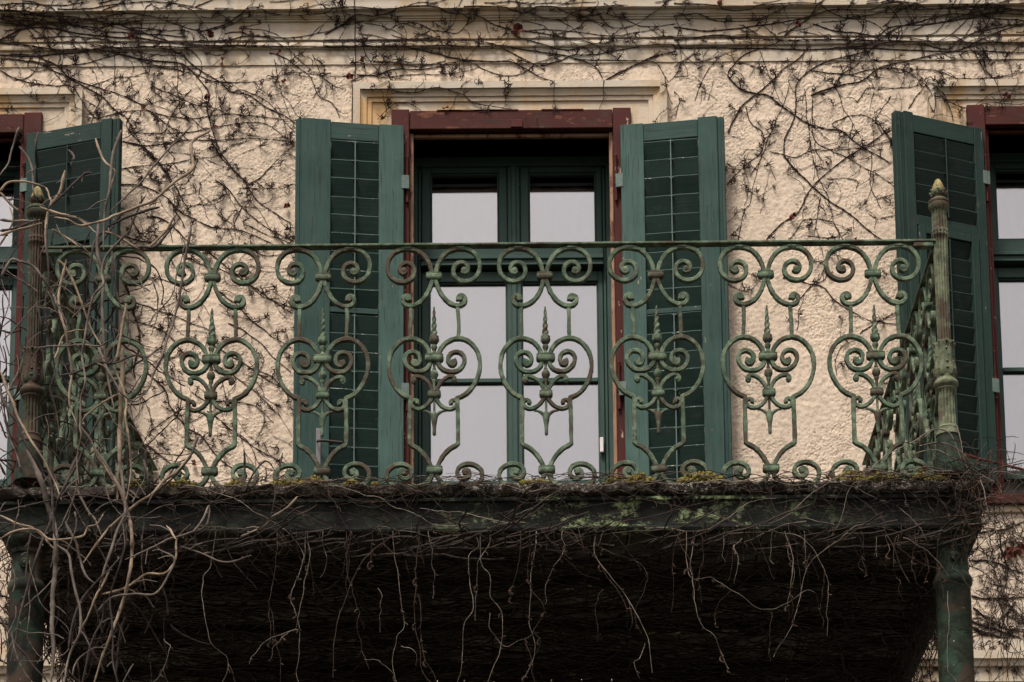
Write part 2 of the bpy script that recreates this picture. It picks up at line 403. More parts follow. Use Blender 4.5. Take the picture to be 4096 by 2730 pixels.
# cornice: profile given as (projection, height at which it appears from the courtyard)
def zreal(o, a): return (a-4.26*o/13.04)/(1+o/13.04)
prof = [(0, 3.262), (.007, 3.264), (.007, 3.350), (.014, 3.354), (.021, 3.362), (.024, 3.374), (.021, 3.388), (.012, 3.396), (.012, 3.399),
        (.025, 3.4075), (.025, 3.505), (.036, 3.513), (.036, 3.520), (.043, 3.526), (.045, 3.533), (.053, 3.541), (.059, 3.556), (.059, 3.566),
        (.074, 3.574), (.086, 3.583), (.086, 3.72), (.13, 3.74), (.13, 3.80), (0, 3.9)]
def cornice_off(z):
    best = 0
    for (o0, a0), (o1, a1) in zip(prof, prof[1:]):
        z0, z1 = sorted((zreal(o0, a0), zreal(o1, a1)))
        if z0-.002 <= z <= z1+.002: best = max(best, o0, o1)
    return best
def extrude_x(pts, x0, x1, nseg=1, jit=0):
    mb = MB(); k = len(pts); xs = np.linspace(x0, x1, nseg+1); V = []
    for x in xs:
        for (o, z) in pts: V.append((x, D-o-(nr.rand()*jit if o > 0 else 0), z+(nr.rand()-.5)*jit))
    Fc = [(i*k+j, i*k+j+1, (i+1)*k+j+1, (i+1)*k+j) for i in range(nseg) for j in range(k-1)]
    mb.add(V, Fc); return mb
hobj(extrude_x([(o, zreal(o, a)) for o, a in prof], -6, 6, 260, .0022), 'cornice', M['band'], 28)
sp = [(0, .10), (.012, .10), (.012, .035), (.05, .03), (.05, -.012), (.035, -.016), (.03, -.045), (.012, -.05), (.012, -.12), (.006, -.125), (.006, -.19), (0, -.20)]
for a, b in ((1.78, 6), (-6, -1.75)): hobj(extrude_x([(o, z) for o, z in sp], a, b, 60, .002), 'string_course', M['band'], 28)

# plaster surrounds: stepped, mitred picture frames round the three openings
sprof = [(0, 0), (0, .046), (.036, .046), (.0365, .034), (.042, .033), (.052, .026), (.070, .024), (.071, .015), (.084, .016), (.094, .015), (.095, .005), (.21, .005)]
def surround(x0, x1, zt, zb):
    mb = MB(); k = len(sprof); V = []; cols = []
    for t, o in sprof:
        zs = np.linspace(zb, zt-t, 40); path = [(x0+t, z) for z in zs]
        path += [(x0+t+(x1-x0-2*t)*q, zt-t) for q in np.linspace(0, 1, 40)[1:-1]]
        path += [(x1-t, z) for z in zs[::-1]]
        cols.append([(x+(nr.rand()-.5)*.0015, D-o-.004, z+(nr.rand()-.5)*.0015) for x, z in path])
    n = len(cols[0]); V = [p for c in cols for p in c]
    Fc = [(i*n+j, (i+1)*n+j, (i+1)*n+j+1, i*n+j+1) for i in range(k-1) for j in range(n-1)]
    mb.add(V, Fc); o = hobj(mb, 'plaster_surround', [M['surround'], M['band']], 28)
    for i in range(3*(n-1)): o.data.polygons[i].material_index = 1
    return o
surround(-.768, .858, 3.134, -.04)
surround(-3.85, -2.172, 3.118, .80); surround(2.212, 3.85, 3.122, .80)

# glazed doors and windows
def lx(u): return at(u, 1300, YW)[0]
def lz(w): return at(2048, w, YW)[2]
def window(k):
    x0, x1 = OPEN[k]; door = k == 0; dx = (x0+x1)/2-(.05); zb = -.04 if door else .89
    nm = 'balcony_door' if door else 'window'
    # part: the red-brown outer frame
    f = MB(); w = .095
    f.box(x0-w, x0-.002, D-.035, D+.03, zb-.03, TOPZ+.112, .004); f2 = MB(); f2.box(x1+.002, x1+w, D-.035, D+.03, zb-.03, TOPZ+.112, .004)
    root = link(nm, None, house, (0, -D, 5.8))
    root['label'] = 'red-brown framed balcony door with green sashes' if door else 'red-brown framed side window with green sashes'
    L = (0, 0, 0)
    for q in (f, f2): hobj(q, 'frame_post', M['red_v'], parent=root, loc=L)
    h = MB(); h.box(x0, x1, D-.030, D+.03, TOPZ, TOPZ+.106, .004)
    for i in range(7): 
        a = x0+.02+nr.rand()*(x1-x0-.3); h.box(a, a+.05+.2*nr.rand(), D-.034, D-.03, TOPZ+.101, TOPZ+.1065)
    hobj(h, 'head_beam', M['red_h'], parent=root, loc=L)
    if door: b = MB(); b.box(.0275+.02, .0275+.082, D-.040, D-.0305, TOPZ+.004, TOPZ+.048, .002); hobj(b, 'red_block', M['red_v'], parent=root, loc=L)
    if not door: b = MB(); b.box(x0-w, x1+w, D-.045, D+.03, zb-.09, zb-.035, .004); hobj(b, 'bottom_frame', M['red_h'], parent=root, loc=L)
    for s in (0, 1):
        b = MB(); xa = x0 if s == 0 else x1-.018
        b.box(xa, xa+.018, D+.002, D+.05, zb, TOPZ-.004, .003); hobj(b, 'bead', M['raw' if door else 'red_v'], parent=root, loc=L)
    # reveal lining
    b = MB(); b.box(x0-.02, x0+.002, D+.05, YW+.1, zb, TOPZ); b.box(x1-.002, x1+.02, D+.05, YW+.1, zb, TOPZ); b.box(x0-.02, x1+.02, D+.032, YW+.12, TOPZ+.0, TOPZ+.02)
    b.box(x0, x1, D+.032, YW+.1, zb-.04, zb); hobj(b, 'reveal_lining', M['dark'], 0, root, L)
    b = MB(); b.box(x0+.018, x1-.018, D+.02, D+.045, TOPZ-.020, TOPZ-.002, .002); hobj(b, 'bead', M['raw' if door else 'red_h'], parent=root, loc=L)
    X = lambda u: lx(u)+dx
    zt = lz(702); mulz = lz(998)
    # fixed frame
    b = MB(); y0 = YW-.03
    b.box(x0+.002, x0+.030, y0-.03, YW+.05, zb, TOPZ-.05, .003); b.box(x0+.033, x0+.047, y0-.012, YW+.05, zb, TOPZ-.06, .003)
    b.box(x1-.030, x1-.002, y0-.03, YW+.05, zb, TOPZ-.05, .003); b.box(x1-.047, x1-.033, y0-.012, YW+.05, zb, TOPZ-.06, .003)
    b.box(x0+.002, x1-.002, y0-.028, YW+.05, TOPZ-.05, TOPZ-.001, .003)
    hobj(b, 'frame', M['frame'], parent=root, loc=L)
    b = MB(); b.box(x0+.047, x1-.047, y0-.035, YW+.03, lz(1089)+.004, lz(1000), .004); b.box(x0+.047, x1-.047, y0-.048, y0-.035, lz(1062), lz(1048), .003)
    b.box(x0+.047, x1-.047, y0-.055, y0-.035, lz(1089), lz(1082), .002); hobj(b, 'transom', M['frame'], parent=root, loc=L)
    xm = (X(1998)+X(2119))/2
    b = MB(); b.box(xm-.032, xm+.032, y0-.02, YW+.03, lz(1000), TOPZ-.05, .004); b.box(xm-.012, xm+.012, y0-.032, y0-.02, lz(1000), TOPZ-.05, .003); hobj(b, 'mullion', M['frame'], parent=root, loc=L)
    zlow = lz(1934) if door else at(4000, 1895, YW)[2]; zbar = 1530 if door else 1503
    def sash(xa, xb, za, zc, pa, pb, pz0, pz1, bar=None):
        s = MB(); st = y0-.004
        s.box(xa, pa, st, YW+.02, za, zc, .004); s.box(pb, xb, st, YW+.02, za, zc, .004)
        s.box(pa, pb, st+.001, YW+.019, pz1, zc, .003); s.box(pa, pb, st+.001, YW+.019, za, pz0, .003)
        # inner bead around the glass
        q = .008
        for (a, b2, c, d2) in ((pa, pa+q, pz0, pz1), (pb-q, pb, pz0, pz1), (pa+q, pb-q, pz1-q, pz1), (pa+q, pb-q, pz0, pz0+q)): s.box(a, b2, st+.014, YW+.01, c, d2, .002)
        so = hobj(s, 'sash', M['frame'], parent=root, loc=L)
        cuts = [(pz0+q, pz1-q)]
        if bar:
            b3 = MB(); b3.box(pa+q, pb-q, st+.006, YW+.012, bar-.012, bar+.012, .003); hobj(b3, 'glazing_bar', M['frame'], parent=root, loc=L)
            cuts = [(pz0+q, bar-.012), (bar+.012, pz1-q)]
        for c, d2 in cuts:
            p = MB(); p.box(pa+q-.002, pb-q+.002, YW-.004, YW, c-.002, d2+.002); hobj(p, 'pane', M['glass'], 0, root, L)
    sash(x0+.05, xm-.034, lz(996), lz(655), X(1724), X(1998), lz(983), zt); sash(xm+.034, x1-.05, lz(996), lz(655), X(2119), X(2390), lz(983), zt)
    zs = -.02 if door else zlow-.045
    xc = (X(2029)+X(2087))/2
    sash(x0+.05, xc-.0015, zs, lz(1098), X(1717), X(2029), zlow, lz(1138), lz(zbar)); sash(xc+.0015, x1-.05, zs, lz(1098), X(2087), X(2394), zlow, lz(1138), lz(zbar))
    b = MB(); b.box(xc-.014, xc+.014, y0-.016, y0-.0045, zs, lz(1100), .004); hobj(b, 'cover_strip', M['frame'], parent=root, loc=L)
    # curtain with soft folds and the dark room behind
    c = MB(); xs = np.linspace(x0-.05, x1+.05, 140); yc = YW+.075+.004*np.sin(xs*31)+.004*np.sin(xs*57+1)+.0015*np.sin(xs*120+2)
    zc = at(2048, 752, YW+.075)[2]; zz = np.linspace(zb, zc, 6)
    V = [(x, y, z) for z in zz for x, y in zip(xs, yc)]
    c.add(V, [(i*140+j, i*140+j+1, (i+1)*140+j+1, (i+1)*140+j) for i in range(5) for j in range(139)])
    c.box(x0-.05, x1+.05, YW+.05, YW+.053, zc-.004, zc+.012)
    hobj(c, 'curtain', M['curtain'], 60, root, L)
    r = MB(); a, b2, c2, d2 = x0-.25, x1+.25, YW+.13, YW+1.6
    r.box(a, b2, c2, d2, zb-.12, zb-.1); r.box(a, b2, c2, d2, TOPZ+.1, TOPZ+.12); r.box(a, b2, d2, d2+.02, zb-.1, TOPZ+.1); r.box(a-.02, a, c2, d2, zb-.1, TOPZ+.1); r.box(b2, b2+.02, c2, d2, zb-.1, TOPZ+.1)
    hobj(r, 'room', M['room'], 0, root, L)
    if door:
        p0, p1 = at(2400, 1812, y0-.02), at(2414, 1752, y0-.02)
        b = MB(); b.box(p0[0], p1[0], y0-.03, y0-.012, p0[2], p1[2], .003); hobj(b, 'thermometer', M['white'], parent=root, loc=L)
    # hinge pins on the red frame
    for s in (0, 1):
        for zq in ((2.60, 1.46) if door else (2.58, 1.5)):
            b = MB(); xa = x0-.012 if s == 0 else x1+.012
            b.lathe([(zq-.14, .008), (zq-.05, .008), (zq-.048, .012), (zq-.02, .012), (zq-.018, .007), (zq+.10, .007), (zq+.112, .010), (zq+.122, .002)], (xa, D-.046, 0), 10)
            hobj(b, 'hinge_pin', M['red_v'], parent=root, loc=L)
    return root
for k in range(3): window(k)
# plaster sill below the right window, same on the left
for a, b in ((2.42, 3.7), (-3.7, -2.42)):
    q = MB(); q.box(a, b, D-.020, D+.01, .765, .85, .003); hobj(q, 'window_sill', M['band'])

# shutters
def slat_mesh(x0, x1, mat):
    s = MB(); sec = [(.0035, .0432), (.0045, .046), (.0125, .052), (.042, -.053), (.033, -.058)]
    n = 7; xs = np.linspace(x0, x1, n); V = []
    for x in xs:
        e = (nr.rand()-.5)*.0022
        for y, z in sec: V.append((x, y, z+(e if z > 0 else 0)))
    k = 5; Fc = []
    for i in range(n-1):
        for j in range(k):
            a, b = i*k+j, i*k+(j+1) % k; Fc.append((a, a+k, b+k, b))
    Fc.append(tuple(range(k))); Fc.append(tuple((n-1)*k+j for j in range(k))[::-1]); s.add(V, Fc)
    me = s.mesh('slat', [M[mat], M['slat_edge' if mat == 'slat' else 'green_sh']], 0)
    for i in range(n-1):
        for j in (0,): me.polygons[i*k+j].material_index = 1
    return me
def shutter(hx, hy, deg, W, sgn, zt, zb, st_in, st_out, mids, pitch, flap=None, lip=.03, label=None, handle=False, side=False):
    """sgn -1: leaf runs to the left of its hinge"""
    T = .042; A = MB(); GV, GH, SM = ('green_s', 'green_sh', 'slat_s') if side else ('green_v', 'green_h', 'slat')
    def bx(mb, a, b, y0, y1, z0, z1, c=.003):
        xa, xb = sorted((sgn*a, sgn*b)); mb.box(xa, xb, y0, y1, z0, z1, c)
    bx(A, W-st_out, W, 0, T, zb, zt)
    if lip: bx(A, W-.004, W+lip, .013, T+.01, zb, zt-.002)
    if lip: bx(A, W+lip*.35, W+lip*.55, .009, .0135, zb, zt-.002, .002)
    root = link('shutter', A.mesh('shutter', M['green_o' if not side else GV], 35), house, (hx, hy-D, 5.8), math.radians(deg))
    if label: root['label'] = label
    def sub(mb, name, mat, sm=35): return link(name, mb.mesh(name, mat, sm), root)
    R = MB(); bx(R, .0, st_in, 0, T, zb, zt-.006); sub(R, 'stile', M[GV])
    R = MB(); bx(R, st_in+.001, W-st_out-.001, .002, T-.002, zt-.108, zt-.010); sub(R, 'top_rail', M[GH])
    R = MB(); bx(R, st_in+.001, W-st_out-.001, .002, T-.002, zb, zb+.12); sub(R, 'bottom_rail', M[GH])
    zones = []; top = zt-.108
    for (z, h) in mids:
        R = MB(); bx(R, st_in+.001, W-st_out-.001, .001, T-.002, z-h/2, z+h/2); sub(R, 'middle_rail', M[GH]); zones.append((top, z-(-h/2))); top = z-h/2
    zones.append((top, zb+.12))
    xa, xb = sorted((sgn*(st_in+.002), sgn*(W-st_out-.002)))
    if flap:
        fz1, fz0, fw = flap; Fm = MB()
        xi, xo = st_in+.004, W-st_out-.004
        bx(Fm, xi, xi+fw, -.010, .03, fz0, fz1); bx(Fm, xo-fw, xo, -.010, .03, fz0, fz1)
        bx(Fm, xi+fw, xo-fw, -.009, .03, fz1-fw, fz1); bx(Fm, xi+fw, xo-fw, -.009, .03, fz0, fz0+fw)
        sub(Fm, 'flap_frame', M[GV])
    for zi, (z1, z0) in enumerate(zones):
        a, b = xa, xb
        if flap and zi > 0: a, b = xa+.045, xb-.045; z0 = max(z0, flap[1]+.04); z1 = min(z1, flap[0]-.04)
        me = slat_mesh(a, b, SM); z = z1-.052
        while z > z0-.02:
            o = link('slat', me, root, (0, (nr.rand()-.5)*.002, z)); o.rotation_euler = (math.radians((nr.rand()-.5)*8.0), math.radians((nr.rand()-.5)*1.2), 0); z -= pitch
        r = MB(); xr = (xa+xb)/2; r.tube([(xr, -.011, z1-.01), (xr, -.011, z0+.01)], .0034, 6)
        z = z1-.012
        while z > z0+.02:
            r.box(xr-.011, xr+.011, -.006, .004, z-.004, z, 0); z -= pitch
        sub(r, 'tilt_rod', M['metal' if not side else GV])
    for zq in (2.60, 1.46):
        if zb+.1 < zq < zt:
            h = MB(); xa2, xb2 = sorted((sgn*-.028, sgn*.012)); h.box(xa2, xb2, -.004, .002, zq-.075, zq-.0, .002); sub(h, 'hinge', M['metal'])
    if handle:
        u0 = W-.085
        p = MB(); bx(p, u0-.020, u0+.004, -.006, .001, handle[1], handle[0], .002); sub(p, 'lock_plate', M['lock'])
        hz = handle[2]; p = MB(); xs = [sgn*(u0-.002), sgn*(u0-.002), sgn*(u0-.03), sgn*(u0-.125)]
        p.tube([(xs[0], -.005, hz), (xs[0], -.04, hz), (xs[2], -.045, hz+.001), (xs[3], -.043, hz-.004)], [.009, .009, .0075, .0085], 8)
        sub(p, 'lever_handle', M['black'])
        p = MB(); p.tube([(xs[0], -.002, hz-.155), (xs[0], -.03, hz-.157)], .005, 8); p.tube([(xs[0]-.016, -.032, hz-.150), (xs[0]+.016, -.032, hz-.150)], .006, 8)
        p.tube([(xs[0], -.030, hz-.155), (xs[0]+.001, -.030, hz-.195)], .007, 8); sub(p, 'key', M['black'])
    return root
def zat(u, w, Y): return at(u, w, Y)[2]
zm = zat(1400, 1252, 2.35)
shutter(-.504, 2.362, 9.0, .524, -1, 2.884, .0, .128, .148, [(zm, .030)], .1016, None, .030, 'open green louvred shutter on the left of the balcony door, with a lever handle', (zat(1230, 1717, 2.3), zat(1230, 1938, 2.3), zat(1230, 1779, 2.3)))
shutter(.612, 2.362, -8.9, .500, 1, 2.878, .0, .120, .100, [(zat(2680, 1250, 2.35), .028)], .1016, None, .034, 'open green louvred shutter on the right of the balcony door')
zr = zat(3800, 905, 2.28)
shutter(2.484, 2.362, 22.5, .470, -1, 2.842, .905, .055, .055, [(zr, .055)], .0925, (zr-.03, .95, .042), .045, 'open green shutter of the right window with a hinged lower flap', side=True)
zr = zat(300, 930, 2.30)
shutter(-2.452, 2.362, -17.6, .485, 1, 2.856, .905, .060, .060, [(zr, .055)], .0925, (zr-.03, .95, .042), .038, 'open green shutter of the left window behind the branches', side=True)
# stay rod of the right window
p0, p1 = at(3862, 1822, 2.12), at(4110, 1884, 2.30); r = MB(); r.tube([p0, p1], .0075, 8); r.tube([p0+np.array([0, 0, .012]), p0-np.array([0, 0, .012])], .006, 6)
hobj(r, 'stay_rod', M['rod'])
# cable
r = MB(); pts = []
for z in np.linspace(3.72, 3.15, 90):
    pts.append((at(1421, 300, D)[0]+.0012*math.sin(z*31), D-cornice_off(z)-.006, z))
for z in np.linspace(3.14, 2.3, 60): pts.append((-.775+.0010*math.sin(z*23), D-.009, z))
r.tube(pts, .0028, 5); hobj(r, 'cable', M['black'])

# ------------------------------------------------------------------ balcony
bal = thing('balcony', 'mossy balcony with green wrought iron scroll railing, carried on cast iron columns', 'balcony', (0, 0, -5.8))
def bobj(mb, name, mat, smooth=35, parent=None, loc=(0, 0, 5.8), rotz=0):
    o = link(name, mb.mesh(name, mat, smooth), parent or bal, loc if parent is None else (0, 0, 0)); 
    if rotz: o.rotation_euler = (0, 0, rotz)
    return o
ZS = -.044
# slab with a broken, uneven front edge
sb = MB(); n = 420; xs = np.linspace(-2.12, 2.0, n); e = np.convolve(nr.randn(n+8), np.ones(5)/5, 'same')[4:-4]*.013; e2 = np.convolve(nr.randn(n+8), np.ones(3)/3, 'same')[4:-4]*.006
sec = []
for x, a, b in zip(xs, e, e2): sec.append([(x, 2.4, -.098), (x, -.05+a, -.098+b), (x, -.062+a, -.088+b), (x, -.064-a, ZS-.012+b), (x, -.05-a, ZS+b*.6), (x, 2.4, ZS)])
V = [p for s in sec for p in s]; sb.add(V, [(i*6+j, (i+1)*6+j, (i+1)*6+(j+1) % 6, i*6+(j+1) % 6) for i in range(n-1) for j in range(6)]+[tuple(range(6))[::-1], tuple((n-1)*6+j for j in range(6))])
bobj(sb, 'slab', M['slab'], 50)
def fascia(L0, L1, axis, pos, out):
    """beam below the slab edge: cove profile running along x (front) or y (sides)"""
    pr = [(.03, -.099), (-.012, -.099), (-.020, -.106), (-.020, -.118), (-.008, -.124), (.0, -.150), (.0, -.205), (-.008, -.226), (-.022, -.232), (-.026, -.240), (-.022, -.250), (.03, -.252)]
    mb = MB(); k = len(pr); n = 80; V = []
    for q in np.linspace(L0, L1, n+1):
        for o, z in pr:
            jit = (nr.rand()-.5)*.002
            V.append((q, pos+o+jit, z) if axis == 'x' else (pos-out*(o+jit), q, z))
    Fc = [(i*k+j, (i+1)*k+j, (i+1)*k+(j+1) % k, i*k+(j+1) % k) for i in range(n) for j in range(k)]+[tuple(range(k)), tuple(n*k+j for j in range(k))]
    mb.add(V, Fc); return mb
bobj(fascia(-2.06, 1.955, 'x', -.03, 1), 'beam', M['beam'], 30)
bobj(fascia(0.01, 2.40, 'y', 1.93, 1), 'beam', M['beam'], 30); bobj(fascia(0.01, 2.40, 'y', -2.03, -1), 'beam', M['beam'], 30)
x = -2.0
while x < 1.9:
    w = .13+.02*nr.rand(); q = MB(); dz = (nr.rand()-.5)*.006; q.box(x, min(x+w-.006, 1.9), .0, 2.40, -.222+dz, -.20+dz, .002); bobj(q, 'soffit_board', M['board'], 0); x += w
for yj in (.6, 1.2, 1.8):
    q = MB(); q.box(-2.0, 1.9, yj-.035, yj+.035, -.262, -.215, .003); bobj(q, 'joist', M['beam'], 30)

# ironwork of one panel; picture of the ornament measured on a grid (u right of the axis, w down)
def L2(pts): return [((u)/1.4933/965, .891-(w/1.4933+950-1101)/910) for u, w in pts]
def axr(pts): return [(u-(419+(w-222)*16/1168), w) for u, w in pts]
BW, BT = .0172, .024
scrolls = {
 'top_scroll': [(430, 214), (436, 175), (450, 138), (476, 98), (515, 69), (560, 57), (605, 58), (648, 76), (681, 112), (694, 160), (684, 212), (652, 246), (610, 259), (567, 249), (539, 220), (535, 183), (551, 155), (582, 143), (612, 154), (625, 180), (615, 202), (597, 206), (586, 195)],
 'bracket': [(428, 248), (438, 285), (458, 330), (490, 372), (527, 397), (562, 406), (594, 399), (611, 378), (606, 353), (586, 343), (568, 353), (566, 372)],
 'heart': [(450, 702), (466, 662), (498, 626), (545, 605), (595, 606), (642, 632), (681, 682), (698, 745), (694, 812), (668, 880), (628, 930), (588, 954), (571, 958), (572, 985), (575, 1060), (577, 1150), (578, 1232), (567, 1242), (528, 1264), (492, 1300), (464, 1345), (449, 1382)],
 'upright': [(562, 408), (564, 470), (566, 540), (568, 600)],
 'inner_scroll': [(446, 742), (458, 770), (482, 793), (520, 804), (560, 797), (592, 767), (603, 727), (586, 695), (553, 684), (521, 698), (509, 728), (520, 757), (540, 764), (553, 747), (545, 730)],
 'sprout': [(440, 922), (446, 900), (462, 870), (490, 845), (520, 831), (545, 833), (557, 850), (550, 865), (540, 860)],
 'lower_scroll': [(440, 958), (456, 985), (485, 1012), (522, 1026), (553, 1016), (566, 994), (556, 975), (537, 974), (526, 986), (531, 998)],
 'foot_scroll': [(444, 1404), (456, 1432), (478, 1462), (520, 1482), (590, 1490), (655, 1484), (700, 1462), (718, 1425), (708, 1385), (668, 1357), (622, 1352), (583, 1369), (568, 1402), (583, 1430), (612, 1440), (640, 1424), (640, 1398), (620, 1388), (606, 1400)],
}
blobs = {'top_scroll': ((600, 190), 15), 'bracket': ((580, 364), 12), 'inner_scroll': ((540, 745), 13), 'sprout': ((544, 854), 10), 'foot_scroll': ((617, 1404), 13), 'lower_scroll': ((534, 990), 7)}
def sample_scroll(nm, flip):
    P = crom(L2(axr(scrolls[nm])), .0065) if nm != 'heart' else None
    if P is None:
        a = L2(axr(scrolls[nm])); P = np.vstack([crom(a[:13], .0075)[:-1], crom(a[12:17], .02)[:-1], crom(a[16:], .0075)])
    P = P.copy(); P[:, 1] = np.maximum(P[:, 1], -.036)
    if flip: P[:, 0] *= -1
    return P
def scroll_set():
  PAN = MB()
  for nm in scrolls:
    for fl in (0, 1):
        P = sample_scroll(nm, fl)
        # old hand-forged bars: each a little bent
        ja = nr.randn(4); q = np.linspace(0, 1, len(P)); bend = .0016*np.sin(math.pi*q)*ja[0]+.0013*np.sin(2*math.pi*q)*ja[1]; P[:, 0] += bend; P[:, 1] += .0012*np.sin(math.pi*q)*ja[2]
        k = len(P); tp = np.ones(k)
        w, t = (BW, BT) if nm not in ('sprout', 'lower_scroll', 'upright') else (.0150, .020)
        b0 = MB(); b0.flatbar(P, w, t, tp)
        if fl: b0.f = [q[::-1] for q in b0.f]
        PAN.merge(b0)
        if nm in blobs:
            (u, w2), r = blobs[nm]; (cx, cz), = L2(axr([(u, w2)])); r = r*1.22/1.4933/965
            if fl: cx = -cx
            cx += P[-1][0]-sample_scroll(nm, fl)[-1][0]
            b1 = MB(); b1.lathe([(-.0125, r*.75), (-.010, r), (.010, r), (.0125, r*.75)], n=14)
            Mx = np.eye(4); Mx[:3, :3] = [[1, 0, 0], [0, 0, 1], [0, -1, 0]]; Mx[:3, 3] = (cx, 0, cz); PAN.merge(b1, Mx)
  PAN.merge(saddle()); return PAN.mesh('railing_panel', M['iron'], 40)
def zz(w): return L2([(0, w)])[0][1]
def saddle():
    s = MB(); 
    for sg in (-1, 1):
        cx = sg*(578-419)/1.4933/965; s.box(cx-.020, cx+.020, -.016, .016, zz(62), zz(47), .004); s.box(cx-.010, cx+.010, -.012, .012, zz(50), zz(40), .002)
    return s
def collar(wc, h, w, t=.036):
    c = MB(); z0, z1 = zz(wc+h/2), zz(wc-h/2); r = w/2/1.4933/965; hh = z1-z0
    pr = [(0, .80), (.12, .93), (.25, 1.0), (.72, 1.0), (.80, .93), (.86, .97), (1.0, .97)]
    # superellipse lathe: wide across, shallow in depth
    V = []; n = 20
    for q, s_ in pr:
        for j in range(n):
            a = 2*math.pi*j/n; ca, sa = math.cos(a), math.sin(a)
            V.append((math.copysign(abs(ca)**.5, ca)*r*s_, math.copysign(abs(sa)**.5, sa)*t/2*s_, z0+q*hh))
    k = len(pr); c.add(V, [(i*n+j, i*n+(j+1) % n, (i+1)*n+(j+1) % n, (i+1)*n+j) for i in range(k-1) for j in range(n)]+[tuple(range(n))[::-1], tuple((k-1)*n+j for j in range(n))])
    return c
def pxr(r): return r/1.4933/965
def spike():
    s = MB(); tw = lambda t, z, r: r*(1+.22*math.cos(2*t-z*215))
    low = [(702, 15), (692, 17), (684, 12), (676, 10), (668, 14), (655, 19), (645, 17), (638, 11), (632, 20), (620, 27), (608, 28), (598, 25), (590, 26), (586, 24), (584, 15)]
    pet = lambda t, z, r: r*(1+.10*math.cos(6*t)) if r > 22.5/1441 else r
    s.lathe([(zz(w), pxr(r)) for w, r in low], n=24, fn=pet)
    ws = np.arange(585, 408, -3.0); s.lathe([(zz(w), pxr(4+14*((w-408)/177)**.8)) for w in ws], n=14, fn=tw)
    return s
def drop():
    s = MB()
    s.lathe([(zz(w), pxr(r)) for w, r in ((745, 9), (775, 8), (785, 12), (792, 10), (798, 18), (812, 25), (826, 25), (840, 17), (848, 13), (854, 15), (862, 12), (872, 9), (905, 9), (912, 16), (920, 14))][::-1], n=18)
    s.lathe([(zz(w), pxr(r)) for w, r in ((958, 8), (1046, 7))][::-1], n=10)
    return s
def tulip():
    s = MB(); 
    s.lathe([(zz(w), pxr(r)) for w, r in ((1040, 9), (1052, 15), (1075, 21), (1100, 17), (1125, 12), (1150, 10.5), (1170, 11), (1180, 9), (1184, 4))][::-1], n=16)
    for sg in (-1, 1):
        P = np.array([(u*sg/1.4933/965, 0, zz(w)) for u, w in ((8, 1078), (16, 1060), (34, 1045), (56, 1037), (72, 1040))]); P = crom(P, .004)
        s.tube(P, np.interp(np.linspace(0, 1, len(P)), [0, .5, 1], [.0085, .0075, .003]), 10)
    return s
PMS = [scroll_set() for _ in range(11)]; pcount = [0]
subs = [('collar', collar(226, 40, 100), 0), ('collar', collar(722, 44, 113, .04), 0), ('collar', collar(939, 40, 80, .034), 0), ('collar', collar(1391, 42, 100, .04), 0),
        ('spike', spike(), 0), ('drop_bead', drop(), 0), ('tulip_drop', tulip(), 0)]
subs = [(n, s.mesh(n, M['iron'], 40)) for n, s, _ in subs]
def panel(x, y, rz, dz=0):
    pm = PMS[pcount[0] % 11]; pcount[0] += 1; dz += (nr.rand()-.5)*.002
    o = link('railing_panel', pm, bal, (x, y, 5.8+dz), rz)
    for n, me in subs: link(n, me, o)
cols = [(414, 1121), (851, 1114), (1294, 1110), (1737, 1103), (2180, 1101), (2624, 1098), (3064, 1096), (3492, 1096)]
for i, (u, w) in enumerate(cols): panel(at(u, w, 0)[0]-.001, 0, 0, .002-.001*i+(nr.rand()-.5)*.002)
ZR = 1.0335
XR, XL = 1.838, -1.945
for j in range(5): panel(XR-.008, .09+.462*(j+.5), math.pi/2)
la = math.atan2(2.36, .17)
for j in range(5):
    q = .09+.462*(j+.5); panel(XL+.01+.165*q/2.4, q, la)
t = MB(); t.box(XL+.02, XR-.02, -.021, .021, ZR-.010, ZR, .002); bobj(t, 'top_rail', M['iron'])
t = MB(); t.box(XR-.029, XR+.013, .022, 2.42, ZR-.010, ZR, .002); bobj(t, 'top_rail', M['iron'])
t = MB(); V = []
for z in (ZR-.010, ZR):
    for x, y in ((XL-.01, .022), (XL+.032, .022), (XL+.195, 2.42), (XL+.153, 2.42)): V.append((x, y, z))
t.add(V, [(3, 2, 1, 0), (4, 5, 6, 7), (0, 1, 5, 4), (1, 2, 6, 5), (2, 3, 7, 6), (3, 0, 4, 7)]); bobj(t, 'top_rail', M['iron'], 0)
for sg, xx in ((-1, XR-.03), (1, XL+.03)):
    t = MB(); a, b = sorted((xx, xx+sg*.085)); t.box(a, b, -.018, .018, ZR-.032, ZR-.0105, .004); bobj(t, 'rail_bracket', M['iron'])

